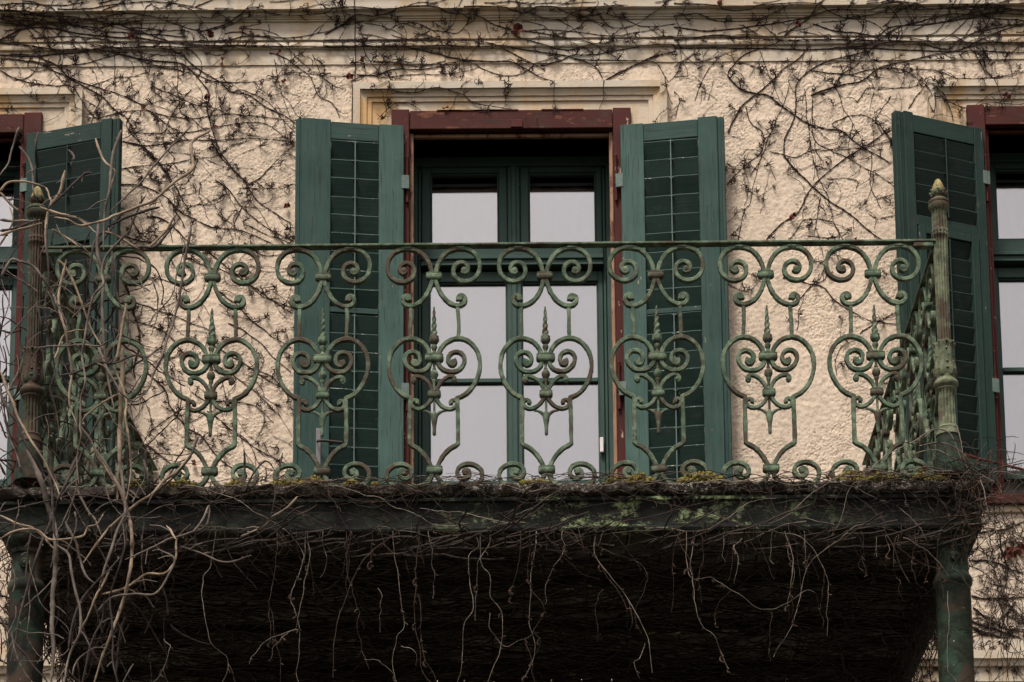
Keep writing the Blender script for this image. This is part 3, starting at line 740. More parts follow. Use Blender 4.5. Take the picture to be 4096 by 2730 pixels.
# fluted posts with leaf capital, base drum and pine cone finial: (image row, half width) pairs
def zrow(w): return at(3775, w, 0)[2]
def post(xc, pmat):
    K = 1/955
    flute = lambda t, z, r: r*(1.03-.20*abs(math.sin(7*t+.4))**4) if r < 34.5*K else r
    P = [(1905, 62), (1868, 62), (1860, 58), (1845, 56), (1820, 52), (1780, 50), (1762, 47), (1752, 45), (1746, 48), (1738, 46), (1730, 42), (1722, 40), (1716, 42), (1711, 38), (1705, 34), (1640, 33), (1575, 32), (1568, 36), (1562, 40), (1557, 38), (1553, 43), (1546, 48), (1538, 49), (1530, 46), (1524, 38), (1515, 36), (1505, 38)]
    m_ = MB(); base = MB(); base.lathe([(zrow(w), r*K) for w, r in P[:9]], (xc, 0, 0), 60); P = P[8:]
    m_.lathe([(zrow(w), r*K) for w, r in P], (xc, 0, 0), 90, flute)
    P = [(1390, 27), (1330, 26.5), (1200, 27), (1080, 28), (975, 29), (955, 30), (951, 34), (944, 35), (938, 33), (931, 35), (925, 33), (920, 30), (915, 29.5), (850, 29.5), (846, 33), (842, 36), (836, 40), (829, 42), (822, 42), (819, 38), (815, 41), (808, 41), (803, 36), (801, 20), (798, 14)]
    m_.lathe([(zrow(w), r*K) for w, r in P], (xc, 0, 0), 90, flute)
    o = bobj(m_, 'post', pmat, 50)
    bobj(base, 'post_base', M['colm' if xc > 0 else 'colml'], 50, o)
    # leaf capital
    lf = MB(); acan = lambda t, z, r: r*(1+.10*math.cos(6*t)+.05*math.cos(18*t+z*160))
    P = [(1512, 37), (1506, 40), (1495, 42), (1480, 41), (1455, 37), (1430, 35), (1405, 35), (1388, 36), (1380, 39), (1375, 37), (1372, 30)]
    lf.lathe([(zrow(w), r*K) for w, r in P], (xc, 0, 0), 72, acan)
    for j in range(8):
        a = j*math.pi/4+.2; ca, sa = math.cos(a), math.sin(a)
        for (w, rr, br) in ((1378, 41, 6), (1404, 33, 5), (1430, 33, 5.5), (1458, 36, 6), (1484, 39, 7)):
            a2 = a+(.13 if (int(w)//20) % 2 else -.13); P2 = [(xc+math.cos(a2)*rr*K*.9, math.sin(a2)*rr*K*.9, zrow(w)-.006), (xc+math.cos(a2)*rr*K, math.sin(a2)*rr*K, zrow(w)), (xc+math.cos(a2)*(rr-1)*K, math.sin(a2)*(rr-1)*K, zrow(w)+.006)]
            lf.tube(P2, [br*K*.6, br*K, br*K*.5], 6)
    bobj(lf, 'leaf_capital', pmat, 50, o)
    # pine cone
    c = MB(); cone = lambda t, z, r: r*(1+.09*math.cos(8*t+z*380)*math.cos(8*t-z*380)) 
    ws = np.linspace(775, 718, 26); rr = np.interp(ws, [718, 722, 730, 740, 752, 765, 775], [4, 9, 14, 18.5, 23, 25, 24])
    c.lathe([(zrow(w), r*K) for w, r in zip(ws, rr)], (xc, 0, 0), 40, cone)
    f = bobj(c, 'pine_cone_finial', M['finial'], 60, o)
    c = MB(); cup = lambda t, z, r: r*(1+.06*math.cos(7*t)); c.lathe([(zrow(w), r*K) for w, r in ((802, 15), (797, 14), (792, 16), (789, 17), (786, 15), (782, 21), (775, 27), (768, 29), (763, 25))], (xc, 0, 0), 42, cup)
    for j in range(7):
        a = 2*math.pi*j/7; P2 = [(xc+math.cos(a)*q*K, math.sin(a)*q*K, zrow(w)) for q, w in ((26, 782), (30, 771), (35, 767), (37, 771))]; c.tube(P2, [5*K, 5*K, 4*K, 2*K], 6)
    bobj(c, 'leaf_cup', pmat, 50, f)
post(XR, M['post']); post(XL, M['post2'])
def column(xc, cm):
    K = 1/955
    P = [(-5.8, 95*K), (-5.6, 95*K), (-5.55, 72*K), (-3, 71*K)]+[(zrow(w), r*K) for w, r in ((2600, 69), (2345, 68), (2338, 72), (2330, 76), (2318, 77), (2308, 73), (2300, 70), (2294, 66), (2290, 64), (2200, 61), (2192, 62), (2188, 68), (2180, 70), (2172, 66), (2168, 62), (2160, 70), (2152, 84), (2140, 92), (2128, 95))]
    m_ = MB(); m_.lathe(P, (xc, .03, 0), 40); o = bobj(m_, 'column', cm, 40)
    r = MB(); r.lathe([(0, 20*K), (.006, 20*K), (.010, 17*K), (.011, 8*K), (.016, 5*K)], n=18)
    Mx = np.eye(4); Mx[:3, :3] = [[1, 0, 0], [0, 0, -1], [0, 1, 0]]; Mx[:3, 3] = (xc, .03-63*K, zrow(2238)); r2 = MB(); r2.merge(r, Mx); bobj(r2, 'rosette', cm, 40, o)
column(XR, M['colm']); column(at(101, 2400, 0)[0], M['colml'])

# moss cushions on the slab edge
ms = MB()
def moss(u0, u1, w, amp):
    amp *= 1.6
    x0, x1 = at(u0, w, -.05)[0], at(u1, w, -.05)[0]; L = x1-x0
    for _ in range(int(L*1500)):
        q = rnd.random(); x = x0+q*L; y = -.045+.035*rnd.random()**1.5; hgt = amp*math.sin(math.pi*min(1, max(0, q)))**.6*(.5+.5*rnd.random())
        r = .005+.006*rnd.random(); z = ZS+hgt*rnd.random()
        ms.lathe([(-r, r*.4), (-.2*r, r), (.6*r, r*.8), (r*1.1, r*.2)], (x, y-.012*rnd.random(), z), 5, cap=False)
for a in ((520, 570, 1945, .016), (660, 790, 1945, .018), (900, 1000, 1945, .012), (1080, 1250, 1942, .016), (1225, 1290, 1940, .03), (1380, 1440, 1938, .012), (1490, 1510, 1938, .01), (2425, 2500, 1925, .016), (2500, 2620, 1920, .026), (2710, 2900, 1915, .030), (3340, 3470, 1908, .028), (3470, 3600, 1905, .020), (3650, 3715, 1905, .026), (3715, 3790, 1905, .012), (2080, 2200, 1930, .008)): moss(*a)
tag(ms.obj('moss', M['moss'], None, 60), kind='stuff')

# ------------------------------------------------------------------ creepers
CR = {'A': (0, 0, 1/1.568), 'B': (1300, 0, 1/1.568), 'C': (2696, 0, 1/1.568), 'G': (0, 900, .7014), 'F': (2696, 900, .7014),
      'P': (0, 1800, .595), 'Q': (1300, 1800, .595), 'R': (2696, 1800, .595)}
def parse(txt):
    out = []
    for ln in txt.strip().splitlines():
        p = ln.split(); ox, oy, k = CR[p[0][0]]; r = float(p[0][1:] or 4)
        out.append((r, [(ox+float(a)*k, oy+float(b)*k) for a, b in (q.split(',') for q in p[1:])]))
    return out
SUR = [(-.768, .858, 3.134, -9), (-3.85, -2.172, 3.118, .8), (2.212, 3.85, 3.122, .8)]
def wall_off(x, z):
    o = 0
    if z > 3.2: o = cornice_off(z)
    for a, b, zt, zb in SUR:
        if a-.01 < x < b+.01 and zb < z < zt+.01:
            t = min(x-a, b-x, zt-z)
            o = max(o, .050 if t < .045 else (.034 if t < .08 else (.014 if t < .21 else .042)))
    return o
def wpt(u, w, cl):
    Y = D-.005
    for _ in range(4):
        p = at(u, w, Y); Y = D-wall_off(p[0], p[2])-cl
    return at(u, w, Y)
def on_wall(P, cl):
    P = P.copy()
    for i in range(len(P)): P[i, 1] = D-wall_off(P[i, 0], P[i, 2])-cl
    y = np.convolve(np.pad(P[:, 1], 2, 'edge'), np.ones(5)/5, 'valid'); P[:, 1] = np.minimum(P[:, 1], y) if len(y) == len(P) else P[:, 1]
    return P
# curly dead tendril clusters: a few shapes, stamped
def tuft():
    m_ = MB(); S = 1.15
    P = crom([(0, 0, 0), (.004, -.008, .010), (.002, -.014, .022), (.006, -.016, .034)], .006); m_.tube(P, np.linspace(.0032, .002, len(P)), 4)
    for _ in range(rnd.randint(7, 12)):
        b = P[rnd.randrange(1, len(P))]; a = rnd.uniform(0, 6.28); L = rnd.uniform(.010, .026)*S; cu = rnd.uniform(-2.6, 2.6)
        pts = [b]; d = np.array([math.cos(a), -abs(math.sin(a*1.7))*.5, math.sin(a)]); 
        for k in range(5):
            ang = cu*.42; c, s = math.cos(ang), math.sin(ang); d = np.array([d[0]*c-d[2]*s, d[1], d[0]*s+d[2]*c]); pts.append(pts[-1]+d*L/3.4)
        m_.tube(pts, np.linspace(.0021, .0013, 6), 3, False)
    return m_
TUFT = [tuft() for _ in range(10)]
def stamp(dst, p, s=1.0, flat=True):
    a = rnd.uniform(0, 6.28); c, q = math.cos(a)*s, math.sin(a)*s; fx = rnd.choice((-1, 1))
    Mx = np.eye(4); Mx[:3, :3] = [[c*fx, 0, -q], [0, s, 0], [q*fx, 0, c]]; Mx[:3, 3] = p; dst.merge(rnd.choice(TUFT), Mx)
def grow_wall(lines, root, dst, density=1.0, r_scale=1.0, tw=1.0):
    for r, pts in lines:
        r = r*r_scale
        W = np.array([wpt(u, w, .006) for u, w in pts]); P = crom(W, .011); n = len(P)
        if n < 4: continue
        P = P+wobble(n, min(.011, .0008*n), 4)*[1, 0, 1]; P = on_wall(P, .0022+r*.0007)
        L = n*.011
        R = np.linspace(r, max(1.2, r*.6), n)*.00105*(1+.10*nr.randn(n))
        nodes = list(range(rnd.randint(0, 3), n-1, 4))
        for i in nodes: R[i] *= 1.45
        s = MB(); s.tube(P, R, 6 if r > 3 else 4); link('stem', s.mesh('stem', M['stem'], 80), root, (0, -D, 5.8))
        for i in nodes:
            T = P[min(i+1, n-1)]-P[max(i-1, 0)]; T = T/(np.linalg.norm(T)+1e-9)
            q = rnd.random()
            if q < .62*density*tw:                       # side twig
                sg = rnd.choice((-1, 1)); a = rnd.uniform(.35, 1.2)*sg; c, s2 = math.cos(a), math.sin(a); d = np.array([T[0]*c-T[2]*s2, 0, T[0]*s2+T[2]*c])
                Lt = rnd.choice((.012, .02, .03, .05, .09, .14))*rnd.uniform(.7, 1.3); k = max(3, int(Lt/.009)); p = P[i].copy(); tp = [p.copy()]
                cv = rnd.uniform(-.22, .22)
                for _ in range(k):
                    c, s2 = math.cos(cv), math.sin(cv); d = np.array([d[0]*c-d[2]*s2, 0, d[0]*s2+d[2]*c]); d[2] -= .03; d /= np.linalg.norm(d); d2 = d+np.array([rnd.uniform(-.35, .35), 0, rnd.uniform(-.35, .35)])
                    p = p+d2*Lt/k; tp.append(p.copy())
                tp = on_wall(np.array(tp), .0035+.008*min(1, Lt/.1)*rnd.random()); tp[0] = P[i]
                rr = np.linspace(.0021, .0011, len(tp))*(1+.25*nr.randn(len(tp))).clip(.6, 1.6); dst.tube(tp, rr, 3, False)
                if Lt > .04 and rnd.random() < .6*density: stamp(dst, tp[-1], rnd.uniform(.7, 1.15))
                if Lt > .08:
                    for j in range(2, len(tp)-1, 3):
                        e = tp[j]+np.array([rnd.uniform(-.014, .014), -.003, rnd.uniform(-.014, .014)]); dst.tube([tp[j], (tp[j]+e)/2+[0, -.002, .002], e], [.0018, .0014, .0010], 3, False)
            elif q < .80*density*tw: stamp(dst, P[i]+[0, -.002, 0], rnd.uniform(.65, 1.25))
WALL_LEFT = '''
A4.5 0,365 130,370 260,400 370,455 480,500 600,545 720,585 850,640 960,700 1060,780 1120,820 1180,880
A4.5 0,440 110,490 200,520 330,545 430,545 520,640 610,750
A5 60,340 190,345 340,400 420,480 560,560 640,600 720,680 790,740 850,860 920,950 1000,1030 1060,1110
A3 190,380 330,408 520,398 680,350 800,340 920,390 1100,430 1250,480 1360,515 1560,515 1700,490 1850,455 2000,470 2195,478
A5.5 700,330 900,380 1150,420 1280,540 1310,600 1300,700 1340,850 1400,980 1480,1090 1560,1150
A5 1000,310 1130,330 1210,400 1380,510 1440,560 1560,590 1690,680 1800,730 1850,770
A3 1450,580 1530,570 1640,620 1730,700 1850,830
A3 610,745 760,705 900,700 1050,740 1200,750 1400,720 1600,730 1800,750
A3.5 750,880 900,910 1020,900 1180,880 1400,880 1620,870 1850,890
A3 750,1060 880,1035 1050,1020 1210,990 1350,970 1440,910 1560,880
A4.5 770,890 880,920 970,1000 1060,1110 1130,1230 1200,1340
A4.5 1320,880 1380,960 1420,1020 1500,1090 1560,1170 1620,1260 1700,1320 1830,1400
A4 1350,1130 1440,1190 1520,1290 1600,1370 1700,1450 1840,1510
A4 1060,1260 1140,1330 1230,1370 1320,1410 1500,1440 1650,1500 1760,1560
A4.5 750,1155 850,1160 950,1190 1060,1250 1110,1330 1160,1430
A5 920,1360 1000,1370 1080,1430 1140,1480 1200,1530 1240,1560
A3.5 1550,1160 1640,1100 1720,1020 1800,950 1850,900
A3 1160,1285 1300,1265 1440,1215
A3.5 1690,330 1790,360 1850,400 1940,480 2000,600 2090,660 2130,740
A2.5 1720,370 1740,470 1770,600 1820,740
A2.5 1960,340 2000,430 2080,520 2170,560
A3 800,830 950,840 1180,830 1340,800 1450,780 1600,760 1700,790 1790,860 1850,920
A3 1100,330 1110,480 1110,600 1130,700 1230,760 1320,850
A3 960,540 1100,600 1200,650 1320,670 1400,700
A3 1200,560 1130,640 1050,800 1030,900 1100,1000
A2.5 500,560 620,520 700,490 820,480 920,450
A3 780,600 900,650 1010,640 1080,620
A3 1000,1030 1060,1150 1080,1260 1090,1400
A2.5 1240,1000 1200,1100 1150,1160 1040,1200
A3 830,700 790,800 880,900 960,1010 1090,1060
A2.5 1500,1180 1640,1190 1760,1180 1840,1150
A2.5 1250,1180 1260,1260 1310,1380
A3 1520,1290 1470,1400 1480,1500
A3 820,1350 850,1430 930,1500 980,1560
A2.5 730,1480 840,1530 930,1440 1010,1380
A2.5 520,860 640,600 600,470 560,420
G4 740,430 900,480 1050,540 1180,590
G4 740,540 900,600 980,650 1060,740 1150,780 1250,850
G5 830,830 940,930 980,1040 1060,1140 1150,1200 1210,1290 1300,1370 1400,1420
G4.5 1100,110 1180,150 1300,250 1400,330 1500,400 1660,500
G3.5 1240,240 1380,320 1480,400 1560,440 1660,470
G4 1230,370 1330,440 1450,560 1530,620 1660,700
G4 1300,560 1370,600 1500,680 1560,750 1660,840
G4 1180,660 1240,700 1400,780 1520,870 1600,920
G3.5 1230,800 1280,830 1380,900 1500,1000 1600,1090
G4 1180,1060 1270,1120 1400,1230 1500,1300 1650,1370
G8 715,300 740,430 790,600 780,700 765,800 770,870
G5 830,1250 940,1350 1010,1400 1080,1450
G3.5 1410,820 1520,840 1600,920 1650,1000
G4 700,60 800,90 960,130 1100,200 1250,260
G3.5 640,180 760,300 900,300 1080,380
G3 850,1180 1000,1080 1060,1140 1170,1080
G3 1340,1180 1400,1230 1460,1330 1560,1400
G3 920,430 960,560 920,700 1000,800
G3 1390,100 1500,160 1600,170 1660,130
G3 1400,0 1500,60 1660,110
G3 1090,950 1180,1010 1320,1010 1450,1040 1560,1130
G2.5 1270,880 1300,990 1290,1090
G3 740,950 830,1000 860,1150 850,1200'''
CORNICE_STEMS = '''
A6 0,250 100,200 200,175 330,180 480,210 700,230 900,240 1100,270 1300,290 1500,290 1800,300 2195,310
A4 0,70 200,95 400,130 600,120 800,80 960,110 1100,150 1250,190 1400,170 1560,110 1750,100
A6 0,262 150,275 350,300 600,320 800,330
A5 740,150 900,200 1050,260 1200,280 1300,310 1430,320
A4 1180,270 1400,260 1600,230 1800,240 1950,230 2195,150
A4 0,30 180,20 400,30 560,10
A4 360,55 520,60 700,30 900,10 1100,20 1300,60
A4 1250,200 1450,150 1600,50 1700,90 1900,100 2195,40
A6 0,345 200,342 420,325 600,315 900,312 1200,312 1500,305 1800,302
A4.5 0,130 200,140 400,150 600,170 740,150 900,90
A6 0,80 250,90 500,105 700,135 900,130
A5 0,150 160,160 380,140 620,190 900,215 1180,230
A4 200,240 420,225 600,240 760,270 980,300
A3 120,70 240,160 300,270 380,350
A3 520,60 600,170 700,300 730,400 720,560
A3 950,20 900,150 880,330 940,430
B6 0,300 150,290 300,300 500,310 650,320 800,360 950,385 1150,390 1250,430 1340,480 1430,508
B4.5 200,470 330,470 450,435 620,435 780,400 900,385
B3 160,510 250,480 380,490 500,480 700,470 850,450 970,420
B3.5 300,385 430,390 560,412 650,400 760,380
B5 0,215 150,130 300,120 500,60 650,60 830,100 960,120 1100,170 1260,190 1400,210 1560,240 1700,290 1780,340
B5 0,255 300,250 600,240 850,250 1000,260 1120,290 1200,340 1300,390 1380,440
B6 0,300 400,300 700,290 1000,300 1150,300 1400,330 1500,350 1600,380 1700,430 1740,490
B4.5 1350,410 1450,390 1560,340 1700,340 1830,320 2000,300 2195,280
B6 1640,520 1750,510 1850,460 1950,400 2050,360 2195,320
B3.5 1560,370 1700,375 1900,380 2060,395 2110,450 2150,510
B4 1220,100 1400,60 1600,120 1780,100 2000,160 2195,150
B4 870,40 1100,60 1300,80 1480,110 1600,60 1900,50
B3 1000,15 1200,20 1500,25 1700,10
B3 0,70 200,40 420,50 560,20 700,10
B4 1200,230 1400,300 1540,310 1700,270 1850,250 2195,235
B3.5 940,400 1000,440 1120,480 1240,460 1330,400 1480,350
B2.5 240,300 330,420 420,480 520,500
B5 240,570 400,575 560,590 700,570 850,600 940,660 1080,680 1200,695 1290,700
B2.5 330,750 430,660 520,650 610,700
B2.5 780,690 830,600 860,540 950,510
B2.5 1750,520 1750,600 1720,690
B2.5 2130,470 2140,560 2180,650
B2 1120,520 1125,600 1130,660
B2 1435,510 1440,600 1445,680
B3 400,520 390,600 420,680 440,700
B2.5 600,160 800,200 900,150 960,100
B3 1280,190 1450,180 1640,200 1800,215 2100,180
C4.5 0,170 200,190 400,170 560,150 700,130 860,100 1000,60 1200,60 1400,30 1600,50 1800,40 2195,60
C5.5 0,250 200,230 400,240 650,250 850,245 1050,250 1300,250 1500,255 1700,260 2195,275
C5.5 0,300 300,300 600,310 900,320 1200,310 1500,320 1900,322 2195,330
C4.5 870,150 1000,190 1150,210 1280,220 1360,170 1500,150 1700,130 1900,80 2195,60
C5 1210,330 1300,290 1500,280 1700,300 1800,240 1950,180 2195,150
C5.5 640,280 720,210 800,150 900,50 930,10
C5 1000,300 1200,290 1320,230 1400,180 1560,140 1750,110 2195,130
C4 1380,60 1560,80 1700,50 1850,70 2195,100
C5 1700,330 1800,300 1960,230 2080,180 2195,160
C4 0,100 150,80 320,130 520,120 700,60 900,30
C4 0,20 200,30 420,60 640,40 900,20
C3 1100,60 1180,160 1120,260 1150,330
C3 1900,20 1950,150 1900,290 1960,420
C6 2195,80 1950,100 1700,140 1560,160'''
WALL_RIGHT = '''
C4 340,480 350,430 430,350 540,310 640,280
C5.5 340,480 420,560 520,590 600,600 680,660 770,720 850,770 960,805 1050,820 1150,900 1250,960 1350,1020
C5.5 340,830 390,750 450,660 560,570 640,490 700,420 800,350 850,290
C5 690,980 690,880 740,780 760,700 770,540 850,450 950,390 1100,350 1210,320
C5.5 690,980 760,1050 840,1130 920,1210 1000,1280 1080,1330 1150,1390 1250,1470 1330,1520
C5 860,600 950,560 1060,530 1180,500 1280,430 1400,390 1550,360 1700,330
C3.5 1000,530 1100,410 1200,350
C4.5 580,1500 680,1400 780,1330 850,1200 950,1100 1050,1010 1150,940 1280,860 1385,770
C3 600,950 690,970 770,980 850,940 1000,930 1180,925 1300,890 1385,880
C3.5 450,670 480,770 550,840 560,930 540,980 470,1030 380,1110 330,1160
C3 1010,550 1060,660 1110,790 1100,850
C3.5 870,620 880,850 980,930 1080,980 1180,1040 1290,1100 1390,1180
C3 820,560 830,790 860,950 890,1080 930,1160 960,1220
C3 920,1240 900,1330 880,1480
C2.5 480,1100 540,980 600,820 680,680 720,540
C3.5 850,440 1100,470 1300,430 1480,435 1650,440 1800,490 2000,480 2195,450
C3 1470,680 1560,560 1640,520 1700,510 1900,495
C3 1150,640 1210,560 1290,550 1400,560 1500,540 1600,510
C3 1050,820 1000,780 1100,740 1200,730 1290,790 1350,890 1390,950
C2.5 1360,600 1310,680 1260,760 1290,800
C2.5 400,1510 440,1330 480,1270 490,1150 540,1000
C2.5 130,630 190,490 280,370 400,310
C2.5 540,320 600,470 660,620
C2.5 1100,470 1240,500 1230,680
C3 1430,440 1500,480 1560,560 1620,600
C3 1180,380 1060,450 960,580 860,600
C2.5 960,1120 1140,1140 1140,1200
C3 1240,960 1230,1150 1300,1310
C2.5 1220,1340 1300,1370 1400,1350
C3.5 1390,960 1300,800 1280,760
C2.5 720,1500 800,1400 900,1380 1000,1390
C3 1000,1390 1060,1510 1100,1560
C2.5 330,1020 400,1060 480,1030
C2.5 0,420 100,350 160,310
C2.5 0,480 80,480 90,440 60,400
C2.5 0,570 40,620 10,740
C3 2070,390 2100,330 2160,290
C3 1940,330 1960,450 2060,490 2160,500
C4 1640,540 1700,600 1740,700 1750,760
C3.5 1690,620 1830,680 2000,650 2195,660
C3 1840,700 1960,620 2080,570 2195,600
C3 1630,520 1640,700 1600,620 1640,580
F4 620,300 750,330 850,350 920,430 1010,480 1100,530 1290,570
F3.5 1060,620 1180,540 1300,480
F3 720,420 780,360 870,310 880,230
F3 300,330 380,370 430,380
F2.5 700,600 710,480 740,410
F2.5 930,860 920,780 960,690 1050,650
F2.5 330,60 380,0
F3 760,60 940,60 1000,20'''
wl = thing('wall_creeper', 'leafless creeper spread over the roughcast between the left window and the balcony door', 'creeper', (-1.6, D, -5.8))
wr = thing('wall_creeper', 'leafless creeper on the roughcast between the balcony door and the right window', 'creeper', (1.6, D, -5.8))
wc = thing('wall_creeper', 'leafless creeper matted along the moulded cornice above the windows', 'creeper', (0, D, -5.8))
for root, txt, dn in ((wl, WALL_LEFT, 1.0), (wc, CORNICE_STEMS, .80), (wr, WALL_RIGHT, .85)):
    tw = MB(); g0 = root.location.copy(); root.location = (0, D, -5.8)
    grow_wall(parse(txt), root, tw, dn, .66, .9)
    t = link('twigs', tw.mesh('twigs', M['twig'], 0), root, (0, -D, 5.8)); t['kind'] = 'stuff'
# thinner wild stems filling in, joined
def wild(root, n, box, ang, spread, Lr, r, curl=.10):
    tw = MB()
    for _ in range(n):
        u = rnd.uniform(box[0], box[2]); w = rnd.uniform(box[1], box[3]); p = wpt(u, w, .006); a = ang+rnd.gauss(0, spread); L = rnd.uniform(*Lr); P = [p]; cv = rnd.gauss(0, curl)
        for _ in range(int(L/.02)):
            a += cv+rnd.gauss(0, .12); p = p+np.array([math.cos(a), 0, math.sin(a)])*.02
            P.append(p)
        P = on_wall(np.array(P), .0035); 
        if len(P) < 3: continue
        tw.tube(P, np.linspace(r, r*.6, len(P))*(1+.15*nr.randn(len(P))).clip(.6, 1.6), 3, False)
        for i in range(1, len(P), 2):
            if rnd.random() < .22: stamp(tw, P[i], rnd.uniform(.5, 1.0))
            elif rnd.random() < .5: tw.tube([P[i], P[i]+np.array([rnd.uniform(-.012, .012), -.004, rnd.uniform(-.012, .012)])], [.0018, .001], 3, False)
    t = link('thin_stems', tw.mesh('thin_stems', M['twig'], 0), root, (0, -D, 5.8)); t['kind'] = 'stuff'
wild(wl, 240, (0, 230, 1160, 1850), -.7, .7, (.06, .32), .0014)
wild(wc, 75, (-50, 0, 4150, 200), 0, .35, (.1, .5), .0020); wild(wc, 14, (-50, 0, 900, 210), 0, .3, (.15, .6), .0030); wild(wc, 20, (3200, 0, 4150, 210), .2, .3, (.15, .6), .0026)
wild(wr, 85, (2700, 210, 3700, 900), .9, .7, (.06, .28), .0014); wild(wr, 14, (2900, 900, 3560, 1600), .9, .7, (.06, .2), .0012)
lw = thing('wall_creeper', 'dense leafless creeper low on the wall behind the right column', 'creeper', (2.3, D, -5.8)); lw.location = (0, D, -5.8)
LOW = '''
R4 2050,560 2150,540 2240,520 2353,480
R4 2000,740 2120,750 2240,790 2353,825
R5 2000,1150 2100,1190 2230,1230 2353,1280
R7 2000,1190 2100,1240 2220,1270 2353,1310
R4 2000,980 2150,1000 2353,990
R4 2010,1060 2150,1150 2250,1200 2353,1220
R3.5 2000,1320 2150,1350 2353,1330
R3 2180,540 2220,700 2240,860 2200,1000
R3 2300,1020 2200,1140 2100,1200
R3 1500,1350 1600,1500 1640,1563
R3.5 2180,1000 2210,1120 2200,1300 2180,1480
R4 2020,1500 2130,1480 2353,1500
R3 1620,1180 1720,1200 1740,1350 1650,1480
R3 1560,1300 1650,1300 1700,1400'''
tw = MB(); grow_wall(parse(LOW), lw, tw, 1.0, 1.0, 1.0); t = link('twigs', tw.mesh('twigs', M['twig'], 0), lw, (0, -D, 5.8)); t['kind'] = 'stuff'
wild(lw, 90, (3850, 2150, 4150, 2730), .1, .6, (.06, .3), .0016); wild(lw, 170, (3480, 2450, 3780, 2730), -.6, .9, (.05, .3), .0018, .2)
l2 = thing('wall_creeper', 'dense leafless creeper low on the wall behind the left column', 'creeper', (0, D, -5.8))
wild(l2, 190, (0, 2250, 460, 2730), -.4, .9, (.05, .3), .0018, .2)

# dead red-brown leaves caught in the stems
def leaf_mesh(k):
    mb = MB(); n = 15; V = [(0, 0, 0)]
    for i in range(n):
        a = 2*math.pi*i/n; r = .026*(.62+.38*abs(math.cos(2.5*a)))*(1 if i else .7)*rnd.uniform(.8, 1.15)
        V.append((r*math.cos(a), -.008*math.sin(3*a+k)-.006*rnd.random(), r*math.sin(a)))
    mb.add(V, [(0, i+1, (i+1) % n+1) for i in range(n)]); return mb.mesh('leaf', M['leaf'], 30)
LM = [leaf_mesh(k) for k in range(4)]
def leaf(root, tagc, x, y, s):
    ox, oy, k = CR[tagc]; p = wpt(ox+x*k, oy+y*k, .02); o = link('leaf', rnd.choice(LM), root, (p[0], p[1]-D, p[2]+5.8))
    o.rotation_euler = (rnd.uniform(-.9, .9), rnd.uniform(0, 6), rnd.uniform(-.9, .9)); o.scale = (s, s, s*.8)
for a in ((wc, 'A', 1320, 215, 1.0), (wl, 'A', 1395, 385, 1.1), (wl, 'A', 905, 680, .9), (wl, 'A', 1350, 800, .8), (wl, 'A', 1780, 510, .8), (wl, 'A', 1490, 790, .6), (wl, 'A', 815, 230, 1), (wl, 'A', 1300, 610, .9),
          (wl, 'A', 1800, 1290, .8), (wl, 'A', 1750, 330, .8), (wc, 'B', 1205, 190, 1.6), (wc, 'B', 235, 370, .8), (wc, 'B', 755, 680, .8), (wc, 'B', 155, 480, 1.0), (wr, 'C', 605, 780, .8), (wr, 'C', 745, 1360, 1.0),
          (wc, 'C', 780, 150, .9), (wc, 'C', 300, 5, 1.3), (wr, 'C', 960, 1025, .6), (wr, 'C', 1140, 1505, .6), (wr, 'C', 2090, 600, 1), (wl, 'G', 1105, 1360, .9), (wl, 'G', 745, 450, .8), (wl, 'G', 1620, 600, .6),
          (lw, 'R', 2270, 690, 1.6), (lw, 'R', 2330, 670, 1.6), (lw, 'R', 2240, 700, 1.2)): leaf(*a)

